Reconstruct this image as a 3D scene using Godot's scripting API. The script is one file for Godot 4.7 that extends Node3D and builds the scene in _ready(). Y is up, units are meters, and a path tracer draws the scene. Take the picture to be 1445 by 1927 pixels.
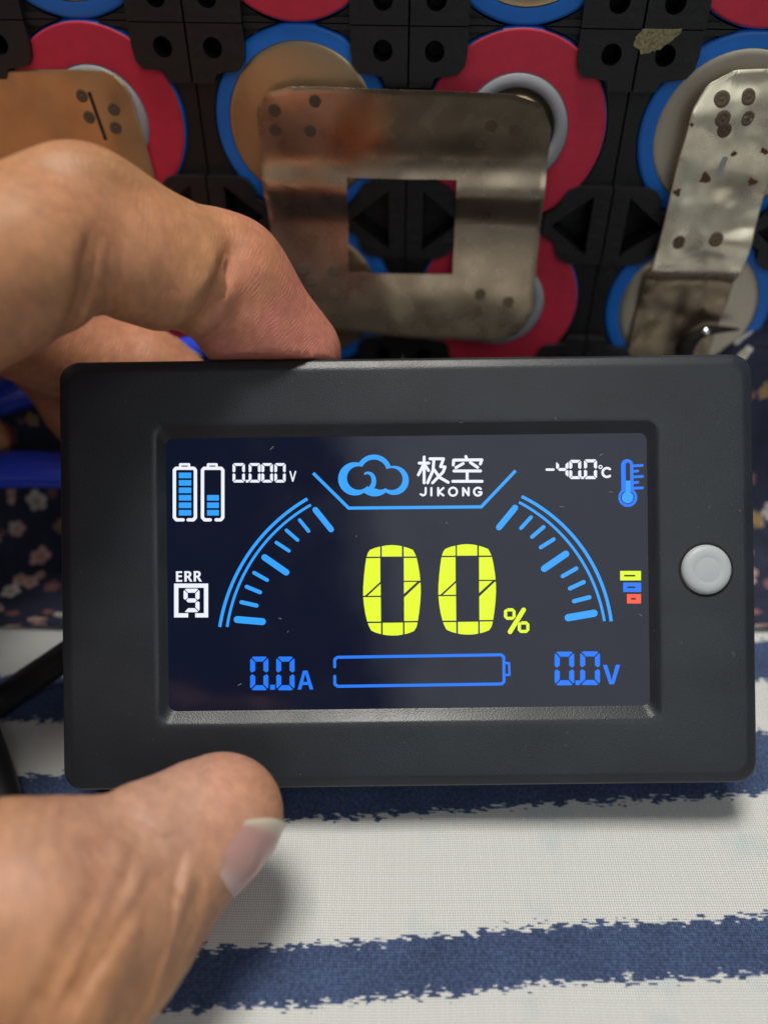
extends Node3D
# A hand holding a small battery monitor display in front of a pack of welded round cells, on striped cloth.
# All lengths below are millimetres (MM turns them into metres). y is up, z towards the viewer.

const MM := 0.001
const TILT := 40.0          # the display leans back, square to the viewer
const PACK_ORIGIN := Vector3(4.4, 104.7, -161.2)
const PACK_YAW := 5.0

var mats := {}
var used := {}
var rng := RandomNumberGenerator.new()


# ------------------------------------------------------------------ helpers
func numbered(called: String, parent: Node) -> String:
	var key := str(parent.get_instance_id()) + called
	var n: int = used.get(key, 0)
	used[key] = n + 1
	return called if n == 0 else "%s_%03d" % [called, n]


func tag(o: Node, label: String, category: String, group := "") -> void:
	o.set_meta("label", label)
	o.set_meta("category", category)
	if group != "":
		o.set_meta("group", group)


func thing(called: String, label: String, category: String, group := "") -> Node3D:
	var o := Node3D.new()
	o.name = numbered(called, self)
	add_child(o)
	tag(o, label, category, group)
	return o


func part(called: String, m: Mesh, mat: Material, parent: Node) -> MeshInstance3D:
	var o := MeshInstance3D.new()
	o.name = numbered(called, parent)
	o.mesh = m
	o.material_override = mat
	o.cast_shadow = GeometryInstance3D.SHADOW_CASTING_SETTING_ON
	parent.add_child(o)
	return o


func lin(r: float, g: float, b: float) -> Color:
	return Color(r, g, b).linear_to_srgb()


func mat(called: String, c: Color, rough := 0.6, metal := 0.0) -> StandardMaterial3D:
	var m := StandardMaterial3D.new()
	m.resource_name = called
	m.albedo_color = c
	m.roughness = rough
	m.metallic = metal
	mats[called] = m
	return m


func glow(called: String, c: Color, energy := 1.0) -> StandardMaterial3D:
	var m := mat(called, Color(0.01, 0.01, 0.012), 0.3)
	m.emission_enabled = true
	m.emission = c
	m.emission_energy_multiplier = energy
	return m


func new_st() -> SurfaceTool:
	var st := SurfaceTool.new()
	st.begin(Mesh.PRIMITIVE_TRIANGLES)
	return st


func tri(st: SurfaceTool, a: Vector3, b: Vector3, c: Vector3, out: Vector3) -> void:
	if (b - a).cross(c - a).dot(out) > 0.0:
		var t := b
		b = c
		c = t
	for v in [a, b, c]:
		st.set_uv(Vector2(v.x, v.y))
		st.add_vertex(v * MM)


# a flat shape with thickness, outline in mm, from z0 up to z1, its upper edge bevelled
func slab(st: SurfaceTool, pts: PackedVector2Array, z0: float, z1: float) -> void:
	var ids := Geometry2D.triangulate_polygon(pts)
	for i in range(0, ids.size(), 3):
		var a := pts[ids[i]]
		var b := pts[ids[i + 1]]
		var c := pts[ids[i + 2]]
		tri(st, Vector3(a.x, a.y, z1), Vector3(b.x, b.y, z1), Vector3(c.x, c.y, z1), Vector3.BACK)
	var ccw := not Geometry2D.is_polygon_clockwise(pts)
	for i in pts.size():
		var a := pts[i]
		var b := pts[(i + 1) % pts.size()]
		var o := Vector3(b.y - a.y, a.x - b.x, 0) * (1.0 if ccw else -1.0)
		tri(st, Vector3(a.x, a.y, z0), Vector3(b.x, b.y, z0), Vector3(b.x, b.y, z1), o)
		tri(st, Vector3(a.x, a.y, z0), Vector3(b.x, b.y, z1), Vector3(a.x, a.y, z1), o)


func slab_mesh(pts: PackedVector2Array, z0: float, z1: float) -> Mesh:
	var st := new_st()
	st.set_smooth_group(-1)
	slab(st, pts, z0, z1)
	st.generate_normals()
	return st.commit()


# a surface through rows of points, all rows equally long; smooth
func sheet(rows: Array, closed := false, uv_scale := Vector2.ONE, flip := false, cols: Array = []) -> Mesh:
	var nv := rows.size()
	var nu: int = rows[0].size()
	var v := PackedVector3Array()
	var uv := PackedVector2Array()
	var col := PackedColorArray()
	for j in nv:
		for i in nu:
			v.append(rows[j][i] * MM)
			uv.append(Vector2(float(i) / nu, float(j) / maxf(nv - 1, 1)) * uv_scale)
			if cols.size():
				col.append(cols[j][i])
	var idx := PackedInt32Array()
	var last := nu if closed else nu - 1
	for j in nv - 1:
		for i in last:
			var a := j * nu + i
			var b := j * nu + (i + 1) % nu
			var c := a + nu
			var d := b + nu
			if flip:
				idx.append_array([a, c, b, b, c, d])
			else:
				idx.append_array([a, b, c, b, d, c])
	return commit(v, idx, uv, col)


func commit(v: PackedVector3Array, idx: PackedInt32Array, uv: PackedVector2Array, col := PackedColorArray(), uv2 := PackedVector2Array()) -> ArrayMesh:
	var n := PackedVector3Array()
	n.resize(v.size())
	for i in range(0, idx.size(), 3):
		var a := v[idx[i]]
		var f := (v[idx[i + 2]] - a).cross(v[idx[i + 1]] - a)
		for k in 3:
			n[idx[i + k]] += f
	for i in n.size():
		n[i] = n[i].normalized() if n[i].length_squared() > 0.0 else Vector3.UP
	var arr := []
	arr.resize(Mesh.ARRAY_MAX)
	arr[Mesh.ARRAY_VERTEX] = v
	arr[Mesh.ARRAY_NORMAL] = n
	arr[Mesh.ARRAY_TEX_UV] = uv
	if uv2.size():
		arr[Mesh.ARRAY_TEX_UV2] = uv2
	if col.size():
		arr[Mesh.ARRAY_COLOR] = col
	arr[Mesh.ARRAY_INDEX] = idx
	var m := ArrayMesh.new()
	m.add_surface_from_arrays(Mesh.PRIMITIVE_TRIANGLES, arr)
	return m


# turned shape about z: profile of (radius, z)
func lathe(profile: Array, steps := 64) -> Mesh:
	var rows := []
	for p in profile:
		var r := PackedVector3Array()
		for i in steps:
			var a := TAU * i / steps
			r.append(Vector3(cos(a) * p.x, sin(a) * p.x, p.y))
		rows.append(r)
	return sheet(rows, true)


# round bar along a smooth path; radii per point
func tube(path: Array, radii: Array, sides := 20, steps := 14) -> Mesh:
	var curve := Curve3D.new()
	for i in path.size():
		var a: Vector3 = path[maxi(i - 1, 0)]
		var b: Vector3 = path[mini(i + 1, path.size() - 1)]
		var t := (b - a) / 6.0
		curve.add_point(path[i], -t, t)
	var rows := []
	var side := Vector3.UP
	var total := (path.size() - 1) * steps
	for k in total + 1:
		var seg := mini(k / steps, path.size() - 2)
		var t := float(k) / steps - seg
		var p := curve.sample(seg, t)
		var q := curve.sample(seg, minf(t + 0.02, 1.0)) if t < 0.98 else p + (p - curve.sample(seg, t - 0.02))
		var d := (q - p).normalized()
		side = (side - d * side.dot(d)).normalized()
		var up := d.cross(side)
		var r: float = lerpf(radii[seg], radii[seg + 1], t)
		for extra in ([0.02, 1.0] if k == 0 else [1.0, 0.02] if k == total else [1.0]):
			var row := PackedVector3Array()
			for i in sides:
				var a := TAU * i / sides
				row.append(p + (side * cos(a) + up * sin(a)) * r * extra)
			rows.append(row)
	return sheet(rows, true, Vector2(4, 30), true)


func rounded_rect(hw: float, hh: float, r: float, z: float, per := 8) -> PackedVector3Array:
	var out := PackedVector3Array()
	for k in 4:
		var cx := (hw - r) * (1 if k == 0 or k == 3 else -1)
		var cy := (hh - r) * (1 if k < 2 else -1)
		for i in per + 1:
			var a := PI / 2 * (k + float(i) / per)
			out.append(Vector3(cx + cos(a) * r, cy + sin(a) * r, z))
		# extra points along the straight edge keep the shading even
		var nk := (k + 1) % 4
		var a2 := PI / 2 * (k + 1)
		var e := Vector3(cx + cos(a2) * r, cy + sin(a2) * r, z)
		var s := Vector3((hw - r) * (1 if nk == 0 or nk == 3 else -1) + cos(a2) * r, (hh - r) * (1 if nk < 2 else -1) + sin(a2) * r, z)
		for i in range(1, 8):
			out.append(e.lerp(s, i / 8.0))
	return out


func noise(seed_: int, freq: float, octaves := 3) -> FastNoiseLite:
	var n := FastNoiseLite.new()
	n.seed = seed_
	n.frequency = freq
	n.noise_type = FastNoiseLite.TYPE_SIMPLEX_SMOOTH
	n.fractal_octaves = octaves
	return n


func noise_tex(seed_: int, freq: float, size := 512, octaves := 4) -> NoiseTexture2D:
	var t := NoiseTexture2D.new()
	t.width = size
	t.height = size
	t.seamless = true
	t.noise = noise(seed_, freq, octaves)
	return t


func tex_of(w: int, h: int, bytes: PackedByteArray) -> ImageTexture:
	return ImageTexture.create_from_image(Image.create_from_data(w, h, false, Image.FORMAT_RGB8, bytes))


func b8(x: float) -> int:
	return clampi(int(x * 255.0 + 0.5), 0, 255)


# ------------------------------------------------------------------ materials
func make_materials() -> void:
	var fine := noise_tex(3, 0.33, 1024, 2)
	var broad := noise_tex(5, 0.012, 512, 4)
	# display housing: fine spark-eroded matt black plastic with dust and faint scuffs
	var m := mat("black matt plastic", Color.WHITE, 0.38)
	m.metallic_specular = 0.5
	var w := 1160
	var h := 712
	var by := PackedByteArray()
	by.resize(w * h * 3)
	var n1 := noise(21, 0.006, 4)
	var n2 := noise(22, 0.25, 2)
	for y in h:
		for x in w:
			var k := 0.168 + 0.02 * n1.get_noise_2d(x, y) + 0.02 * n2.get_noise_2d(x, y)
			var o := (y * w + x) * 3
			by[o] = b8(k * 0.89)
			by[o + 1] = b8(k * 0.98)
			by[o + 2] = b8(k * 1.13)
	for i in 190:   # specks of lint and short scratches
		var p := Vector2(rng.randf() * w, rng.randf() * h)
		var d := Vector2.from_angle(rng.randf() * TAU) * 0.5
		var k := rng.randf_range(0.26, 0.5) if i % 6 == 0 else rng.randf_range(0.22, 0.34)
		for s in (rng.randi_range(4, 14) if i % 4 == 0 else rng.randi_range(1, 4)):
			var q := p + d * s
			if q.x >= 0 and q.y >= 0 and q.x < w and q.y < h:
				var o := (int(q.y) * w + int(q.x)) * 3
				by[o] = b8(k)
				by[o + 1] = b8(k)
				by[o + 2] = b8(k * 1.03)
	m.albedo_texture = tex_of(w, h, by)
	m.heightmap_enabled = true
	m.heightmap_texture = fine
	m.heightmap_scale = 0.0036
	m.roughness = 1.0
	m.roughness_texture = noise_ramp(133, 0.007, [Color.WHITE * 0.34, Color.WHITE * 0.38, Color.WHITE * 0.45])
	m = mat("screen glass", lin(0.002, 0.002, 0.003), 0.14)
	m.metallic_specular = 0.5
	m.roughness = 1.0
	m.roughness_texture = noise_ramp(131, 0.008, [Color.WHITE * 0.09, Color.WHITE * 0.14, Color.WHITE * 0.2])
	m.uv1_triplanar = true
	m.uv1_scale = Vector3.ONE * 16.0
	m.emission_enabled = true
	m.emission = lin(0.0005, 0.0026, 0.016)
	m.emission_energy_multiplier = 1.0
	glow("screen white", lin(0.86, 0.9, 1.0))
	glow("screen sky blue", lin(0.03, 0.36, 1.0))
	glow("screen deep blue", lin(0.012, 0.19, 0.95))
	glow("screen yellow", lin(0.8, 1.0, 0.022))
	glow("screen red", lin(1.0, 0.11, 0.055))
	m = mat("pale rubber", lin(0.50, 0.54, 0.56), 0.45)
	# pack
	m = mat("black moulded plastic", lin(0.011, 0.011, 0.012), 0.45)
	m.heightmap_enabled = true
	m.heightmap_texture = broad
	m.heightmap_scale = 0.008
	m.uv1_triplanar = true
	m.uv1_scale = Vector3.ONE * 60.0
	mat("blue cell wrap", lin(0.012, 0.19, 0.74), 0.4)
	m = mat("red fibre washer", lin(0.68, 0.028, 0.07), 0.55)
	m.albedo_texture = noise_ramp(31, 0.018, [Color(0.95, 0.95, 0.95), Color(1, 1, 1)])
	m.uv1_triplanar = true
	m.uv1_scale = Vector3.ONE * 30.0
	mat("grey plastic ring", lin(0.40, 0.40, 0.43), 0.45)
	m = mat("can steel", lin(0.62, 0.46, 0.27), 0.33, 0.85)
	m.heightmap_enabled = true
	m.heightmap_texture = broad
	m.heightmap_scale = 0.003
	m.uv1_triplanar = true
	m.uv1_scale = Vector3.ONE * 40.0
	mat("pale can steel", lin(0.60, 0.53, 0.42), 0.38, 0.75)
	for spec in [["tan nickel", lin(0.62, 0.45, 0.24), 0.34, 41, 0.8], ["brown nickel", lin(0.76, 0.64, 0.49), 0.27, 42, 0.88], ["tinned nickel", lin(0.90, 0.82, 0.62), 0.3, 43, 0.85]]:
		m = mat(spec[0], Color.WHITE, 1.0, spec[4])
		var c: Color = spec[1]
		m.albedo_texture = noise_ramp(spec[3], 0.01, [c * 0.93, c * 0.98, c])
		m.roughness_texture = noise_ramp(spec[3] + 10, 0.014, [Color.WHITE * (spec[2] * 0.8), Color.WHITE * (spec[2] * 1.35)])
		m.heightmap_enabled = true
		m.heightmap_texture = noise_tex(spec[3] + 20, 0.011, 512, 1)
		m.heightmap_scale = 0.012 if spec[3] == 43 else 0.008
		m.vertex_color_use_as_albedo = spec[3] != 41
		m.uv1_triplanar = true
		m.uv1_scale = Vector3.ONE * (26.0 if spec[3] == 43 else 18.0)
	mat("burnt weld", lin(0.14, 0.10, 0.065), 0.75, 0.3)
	mat("dark slit", lin(0.012, 0.010, 0.009), 0.8)
	mat("solder", lin(0.75, 0.76, 0.76), 0.18, 1.0)
	mat("rust", lin(0.12, 0.05, 0.02), 0.9)
	m = mat("masking tape", lin(0.36, 0.32, 0.17), 0.9)
	m.albedo_texture = noise_ramp(61, 0.05, [Color(0.7, 0.7, 0.66), Color(1, 1, 1)])
	m.uv1_triplanar = true
	m.uv1_scale = Vector3.ONE * 50.0
	# cables
	mat("blue cable jacket", lin(0.03, 0.075, 0.75), 0.22)
	mat("black cable jacket", lin(0.012, 0.012, 0.013), 0.4)
	mat("lint", lin(0.16, 0.17, 0.18), 0.9)
	var nail_mat := mat("nail", Color.WHITE, 0.27)
	nail_mat.vertex_color_use_as_albedo = true
	var lamp := mat("lamp diffuser", Color.WHITE, 0.6)
	lamp.emission_enabled = true
	lamp.emission = Color(1, 0.99, 0.97)
	lamp.emission_energy_multiplier = 0.6
	mat("white lamp metal", lin(0.7, 0.7, 0.7), 0.4)


func noise_ramp(seed_: int, freq: float, colors: Array) -> NoiseTexture2D:
	var t := noise_tex(seed_, freq, 512, 5)
	var g := Gradient.new()
	var offs := PackedFloat32Array()
	var cols := PackedColorArray()
	for i in colors.size():
		offs.append(0.15 + 0.7 * i / (colors.size() - 1.0))
		var c: Color = colors[i]
		cols.append(Color(c.r, c.g, c.b, 1))
	g.offsets = offs
	g.colors = cols
	t.color_ramp = g
	return t


# ------------------------------------------------------------------ cloths
func make_tablecloth() -> void:
	# woven threads, a small tile; the printed stripes come as a second layer
	var s := 192
	var threads := 16
	var cells := s / threads
	var by := PackedByteArray()
	var hb := PackedByteArray()
	by.resize(s * s * 3)
	hb.resize(s * s * 3)
	var wob := []
	for i in threads:
		wob.append(rng.randf_range(0.975, 1.0))
	for y in s:
		for x in s:
			var tx := x / cells
			var ty := y / cells
			var fx := (float(x % cells) + 0.5) / cells - 0.5
			var fy := (float(y % cells) + 0.5) / cells - 0.5
			var over := (tx + ty) % 2 == 0
			var across := fx if over else fy
			var along := fy if over else fx
			var hgt := sqrt(maxf(0.0, 1.0 - pow(across * 2.05, 2.0))) * (1.0 - 0.45 * along * along * 4.0)
			var tone: float = wob[tx] if over else wob[(ty * 5 + 3) % threads]
			var k := (0.72 + 0.28 * smoothstep(0.1, 0.75, hgt)) * tone
			var o := (y * s + x) * 3
			by[o] = b8(0.905 * k)
			by[o + 1] = b8(0.905 * k)
			by[o + 2] = b8(0.895 * k)
			for c in 3:
				hb[o + c] = b8(hgt)
	var m := mat("printed cotton", Color.WHITE, 0.9)
	m.metallic_specular = 0.25
	m.albedo_texture = tex_of(s, s, by)
	m.heightmap_enabled = true
	m.heightmap_texture = tex_of(s, s, hb)
	m.heightmap_scale = 0.012
	# stripes: z of each edge at x = 0, ragged along the threads
	var w := 1700
	var h := 1000
	var img := PackedByteArray()
	img.resize(w * h * 3)
	var edges := [-136.0, -124.5, -110.2, -98.8, -87.0, -74.2, -54.0, -45.2, -24.0, -12.0, 8.0, 20.0, 42.0, 55.0]
	var table := PackedFloat32Array()   # distance to the nearest stripe edge, positive inside navy
	for k in 3200:
		var d := 100.0
		for e in edges.size():
			var q: float = k / 10.0 - 200.0 - edges[e]
			if absf(q) < absf(d):
				d = absf(q) if (e % 2 == 0) == (q > 0.0) else -absf(q)
		table.append(d)
	var slow := noise(71, 0.02, 3)
	var quick := noise(72, 0.55, 2)
	var dash := noise(73, 1.0, 2)
	var blot := noise(74, 0.07, 3)
	for y in h:
		var z := -150.0 + 225.0 * y / h
		for x in w:
			var px := -150.0 + 300.0 * x / w
			var zz := z + 0.062 * px + 0.9 * slow.get_noise_2d(px, z * 0.3)
			var sgn: float = table[int((zz + 200.0) * 10.0)]
			var navy := sgn > 0.0
			if absf(sgn) < 3.0:
				sgn += 0.9 * quick.get_noise_2d(px * 0.5, z * 0.6) + 1.4 * dash.get_noise_2d(px * 0.35, z * 1.6) - 0.25
				navy = sgn > -0.22
			var r := 1.0
			var g := 1.0
			var b := 1.0
			if navy:
				var f := 1.0 + 0.25 * dash.get_noise_2d(px * 1.2, z * 1.2) + 0.12 * blot.get_noise_2d(px, z)
				var soak := smoothstep(-0.22, 0.22, sgn)
				r = lerpf(1.0, 0.335 * f, soak)
				g = lerpf(1.0, 0.40 * f, soak)
				b = lerpf(1.0, 0.56 * f, soak)
			else:
				var st := 0.7 * maxf(0.0, blot.get_noise_2d(px + 90.0, z) - 0.3)
				r = 1.0 - 0.22 * st
				g = 1.0 - 0.1 * st
				b = 1.0 - 0.05 * st
			var o := (y * w + x) * 3
			img[o] = b8(r)
			img[o + 1] = b8(g)
			img[o + 2] = b8(b)
	m.detail_enabled = true
	m.detail_blend_mode = BaseMaterial3D.BLEND_MODE_MUL
	m.detail_albedo = tex_of(w, h, img)
	m.detail_uv_layer = BaseMaterial3D.DETAIL_UV_2
	var n := noise(75, 0.011, 2)
	var n2 := noise(76, 0.03, 2)
	var v := PackedVector3Array()
	var uv := PackedVector2Array()
	var uv2 := PackedVector2Array()
	var idx := PackedInt32Array()
	var nu := 121
	var nv := 91
	for j in nv:
		for i in nu:
			var x := -150.0 + 300.0 * i / (nu - 1.0)
			var z := -150.0 + 225.0 * j / (nv - 1.0)
			var y := 1.7 * n.get_noise_2d(x, z) + 0.6 * n2.get_noise_2d(x * 0.5, z)
			v.append(Vector3(x, y, z) * MM)
			uv.append(Vector2(x + 0.35 * n2.get_noise_2d(x, z), z + 0.5 * n.get_noise_2d(z, x)) / 6.4)
			uv2.append(Vector2((x + 150.0) / 300.0, (z + 150.0) / 225.0))
			if i < nu - 1 and j < nv - 1:
				var a := j * nu + i
				idx.append_array([a, a + 1, a + nu, a + 1, a + nu + 1, a + nu])
	var o := part("striped_tablecloth", commit(v, idx, uv, PackedColorArray(), uv2), m, self)
	tag(o, "cream cotton cloth printed with ragged navy blue stripes under the display and hand", "tablecloth")


func make_floral_cloth() -> void:
	var s := 360
	var by := PackedByteArray()
	by.resize(s * s * 3)
	var base := noise(81, 0.04, 3)
	var blooms := []
	for i in 150:
		blooms.append([Vector2(rng.randf() * s, rng.randf() * s), rng.randf_range(4, 11), rng.randi() % 4, rng.randf() * TAU])
	var tones := [Vector3(0.74, 0.60, 0.58), Vector3(0.76, 0.74, 0.71), Vector3(0.56, 0.47, 0.34), Vector3(0.50, 0.32, 0.35)]
	for y in s:
		for x in s:
			var k := base.get_noise_2d(x, y)
			var c := Vector3(0.13, 0.15, 0.24) + Vector3(0.03, 0.035, 0.05) * k
			var at := Vector2(x, y)
			for f in blooms:
				var q: Vector2 = at - f[0]
				if q.length_squared() < f[1] * f[1]:
					var ang: float = q.angle() + f[3]
					var rr: float = f[1] * (0.66 + 0.3 * absf(sin(ang * 2.5))) * (1.0 + 0.25 * k)
					if q.length() < rr:
						var fade := 0.75 + 0.35 * q.length() / rr + 0.2 * k
						c = tones[f[2]] * fade
						if q.length() < rr * 0.25:
							c = Vector3(0.70, 0.52, 0.22)
			var o := (y * s + x) * 3
			by[o] = b8(c.x)
			by[o + 1] = b8(c.y)
			by[o + 2] = b8(c.z)
	var m := mat("floral print", Color.WHITE, 0.85)
	m.albedo_texture = tex_of(s, s, by)
	var prof := [Vector2(-117.5, 0.9), Vector2(-118.2, 1.7), Vector2(-121.0, 2.2), Vector2(-128, 2.6), Vector2(-136, 4.5), Vector2(-143, 9.5), Vector2(-148, 17.5), Vector2(-151.5, 28.0), Vector2(-154.0, 36.0), Vector2(-157.0, 41.0), Vector2(-160.5, 42.0)]
	var n := noise(83, 0.018, 3)
	var rows := []
	for j in 41:
		var t := j / 40.0 * (prof.size() - 1)
		var k := mini(int(t), prof.size() - 2)
		var p: Vector2 = prof[k].lerp(prof[k + 1], t - k)
		var row := PackedVector3Array()
		for i in 101:
			var x := -170.0 + 340.0 * i / 100.0
			var rise := 1.0 + 0.36 * smoothstep(66.0, 84.0, x) + 0.1 * smoothstep(-55.0, -80.0, x)
			var fold := n.get_noise_2d(x * 1.6, j * 1.3) * smoothstep(2.0, 12.0, p.y)
			var y := maxf(p.y * rise + 3.0 * fold, 1.3 if j > 0 else 0.9)
			row.append(Vector3(x, y, p.x + 0.06 * x * 0.0 + 4.0 * fold + minf(0.0, (x - 40.0)) * 0.0))
		rows.append(row)
	var o := part("floral_cloth", sheet(rows, false, Vector2(4.2, 1.0), true), m, self)
	tag(o, "navy floral cloth with pink and cream flowers bunched up against the battery pack", "cloth")


# ------------------------------------------------------------------ battery pack
func pack_xf(u: float, v: float, z := 0.0) -> Transform3D:
	var b := Basis(Vector3.UP, deg_to_rad(-PACK_YAW))
	return Transform3D(b, (PACK_ORIGIN + b * Vector3(u, v, z)) * MM)


func csg_poly(pts: PackedVector2Array, z0: float, z1: float, op: int, parent: Node) -> void:
	var c := CSGPolygon3D.new()
	var q := PackedVector2Array()
	for p in pts:
		q.append(p * MM)
	c.polygon = q
	c.depth = (z1 - z0) * MM
	c.position.z = z1 * MM
	c.operation = op
	c.name = "cut"
	parent.add_child(c, true)


func circle(c: Vector2, r: float, n := 56) -> PackedVector2Array:
	var out := PackedVector2Array()
	for i in n:
		out.append(c + Vector2.from_angle(TAU * i / n) * r)
	return out


func mirror(pts: PackedVector2Array, mx: bool, my: bool, about_y: float) -> PackedVector2Array:
	var out := PackedVector2Array()
	for p in pts:
		out.append(Vector2(-p.x if mx else p.x, 2 * about_y - p.y if my else p.y))
	if mx != my:
		out.reverse()
	return out


const CELL_U := 20.0
const CELL_V := [-13.4, -47.8]
const MID_V := -30.6

# one moulded holder for two cells, one above the other; local x runs from -20 to 20, y as the pack's v
func make_holder() -> CSGCombiner3D:
	var root := CSGCombiner3D.new()
	root.name = "cell_holder"
	root.material_override = mats["black moulded plastic"]
	var top := 3.4
	var bottom := 2 * MID_V - top
	csg_poly(PackedVector2Array([Vector2(-19.8, bottom), Vector2(19.8, bottom), Vector2(19.8, top), Vector2(-19.8, top)]), -12, -1.9, CSGShape3D.OPERATION_UNION, root)
	# a raised rim line along the outer edges
	for e in [[top - 0.9, top], [bottom, bottom + 0.9]]:
		csg_poly(PackedVector2Array([Vector2(-19.8, e[0]), Vector2(19.8, e[0]), Vector2(19.8, e[1]), Vector2(-19.8, e[1])]), -3, -1.0, CSGShape3D.OPERATION_UNION, root)
	for v in CELL_V:
		csg_poly(circle(Vector2(0, v), 17.2, 72), -20, 6, CSGShape3D.OPERATION_SUBTRACTION, root)
	var corner := PackedVector2Array([Vector2(-19.8, top), Vector2(-19.8, -6.2), Vector2(-15.9, -6.2), Vector2(-15.2, -4.6), Vector2(-13.8, -4.2), Vector2(-11.0, -4.0), Vector2(-9.9, -2.6), Vector2(-9.6, -0.6), Vector2(-9.6, top)])
	var side := PackedVector2Array()
	for p in [Vector2(-19.8, -7.6), Vector2(-13.2, -7.6), Vector2(-11.6, -6.9), Vector2(-10.6, -5.6), Vector2(-10.2, -3.4), Vector2(-7.6, -2.0), Vector2(-7.2, 0.0)]:
		side.append(Vector2(p.x, MID_V - p.y))
	for k in range(5, -1, -1):
		var p := side[k]
		side.append(Vector2(p.x, 2 * MID_V - p.y))
	for mx in [false, true]:
		for my in [false, true]:
			csg_poly(mirror(corner, mx, my, MID_V), -9, 0.3, CSGShape3D.OPERATION_UNION, root)
			csg_poly(circle(mirror(PackedVector2Array([Vector2(-15.4, -0.4)]), mx, my, MID_V)[0], 1.75, 28), -7, 2, CSGShape3D.OPERATION_SUBTRACTION, root)
		csg_poly(mirror(side, mx, false, MID_V), -9, 0.2, CSGShape3D.OPERATION_UNION, root)
		csg_poly(mirror(PackedVector2Array([Vector2(-16.6, MID_V + 6.0), Vector2(-16.6, MID_V - 6.0), Vector2(-9.0, MID_V)]), mx, false, MID_V), -7, 2, CSGShape3D.OPERATION_SUBTRACTION, root)
	return root


func make_pack() -> void:
	var first := make_holder()
	for row in 2:
		for i in range(-3, 2):
			var lower: bool = row == 0
			var o: CSGCombiner3D = first if lower and i == -3 else first.duplicate()
			o.name = numbered("cell_holder", self)
			add_child(o)
			o.transform = pack_xf(40.0 * i + 20.0, 0.0 if lower else 68.2)
			var where: String = ["outermost on the left under the tan strip", "behind the tan strip at the far left", "behind the upper blue ringed cell", "behind the grey ringed red cells", "behind the tinned strip at the right"][i + 3]
			tag(o, ("black two cell holder " + where) if lower else ("black moulded holder edge at the top of the frame " + ["outermost on the left", "above the left red cell", "above the blue ringed cell", "above the middle red cell", "above the scrap of tape"][i + 3]), "battery holder", "black holders that make up the battery pack")
	# cells
	var wrap := lathe([Vector2(14.2, 0.05), Vector2(16.2, 0.0), Vector2(16.8, -0.25), Vector2(17.0, -0.9), Vector2(17.0, -60.0)], 72)
	var can := lathe([Vector2(0.02, 0.0), Vector2(8.0, 0.0), Vector2(13.0, 0.02), Vector2(13.9, -0.08), Vector2(14.3, -0.3)], 72)
	var washer := lathe([Vector2(9.9, 0.3), Vector2(9.95, 0.42), Vector2(16.25, 0.42), Vector2(16.6, 0.36), Vector2(16.7, 0.1)], 72)
	var ring := lathe([Vector2(7.3, 0.0), Vector2(7.5, 0.7), Vector2(8.3, 0.95), Vector2(9.4, 0.8), Vector2(9.85, 0.1)], 56)
	var pole := lathe([Vector2(0.02, 0.3), Vector2(5.6, 0.3), Vector2(6.2, 0.0), Vector2(6.5, -1.0), Vector2(7.4, -1.2)], 48)
	# + red washer, - bare can; rows from the top
	var plan := [["-", "+", "-", "+"], ["+", "-", "+", "-"], ["+", "-", "+", "-"]]
	var tell := {
		"0-1": "red washered cell outermost on the left in the top row", "1-1": "blue ringed cell outermost on the left under the end of the tan strip", "2-1": "blue ringed cell outermost on the left in the lowest row",
		"00": "cell with blue wrap above the left red washer, at the top edge", "01": "cell at the top edge above the blue ringed cell", "02": "cell whose blue rim just shows at the top edge in the middle", "03": "cell whose red washer just shows in the top right corner",
		"10": "red washered cell half covered by the tan strip at upper left", "11": "blue ringed cell with tan can end at the frame strip's upper left corner", "12": "red washered cell with grey ring at the frame strip's upper right corner", "13": "blue ringed cell under the shiny tinned strip at upper right",
		"20": "red washered cell mostly hidden behind the fingers", "21": "blue ringed cell at the frame strip's lower left corner, behind the fingertip", "22": "red washered cell at the frame strip's lower right corner", "23": "blue ringed cell under the lower end of the tinned strip",
	}
	for r in 3:
		for i in range(-1, 4):
			var plus: bool = plan[r][i] == "+" if i >= 0 else r == 0
			var o := thing("battery_cell", tell["%d%d" % [r, i]], "battery cell", "round cells in the battery pack")
			part("wrap", wrap, mats["blue cell wrap"], o)
			if plus:
				part("washer", washer, mats["red fibre washer"], o)
				part("ring", ring, mats["grey plastic ring"], o)
				part("terminal", pole, mats["can steel"], o)
			else:
				part("can_end", can, mats["pale can steel" if i == 3 else "can steel"], o)
			o.transform = pack_xf(40.0 * (i - 2) + 20.0, [68.2 + CELL_V[1], CELL_V[0], CELL_V[1]][r], -1.25)


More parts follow.
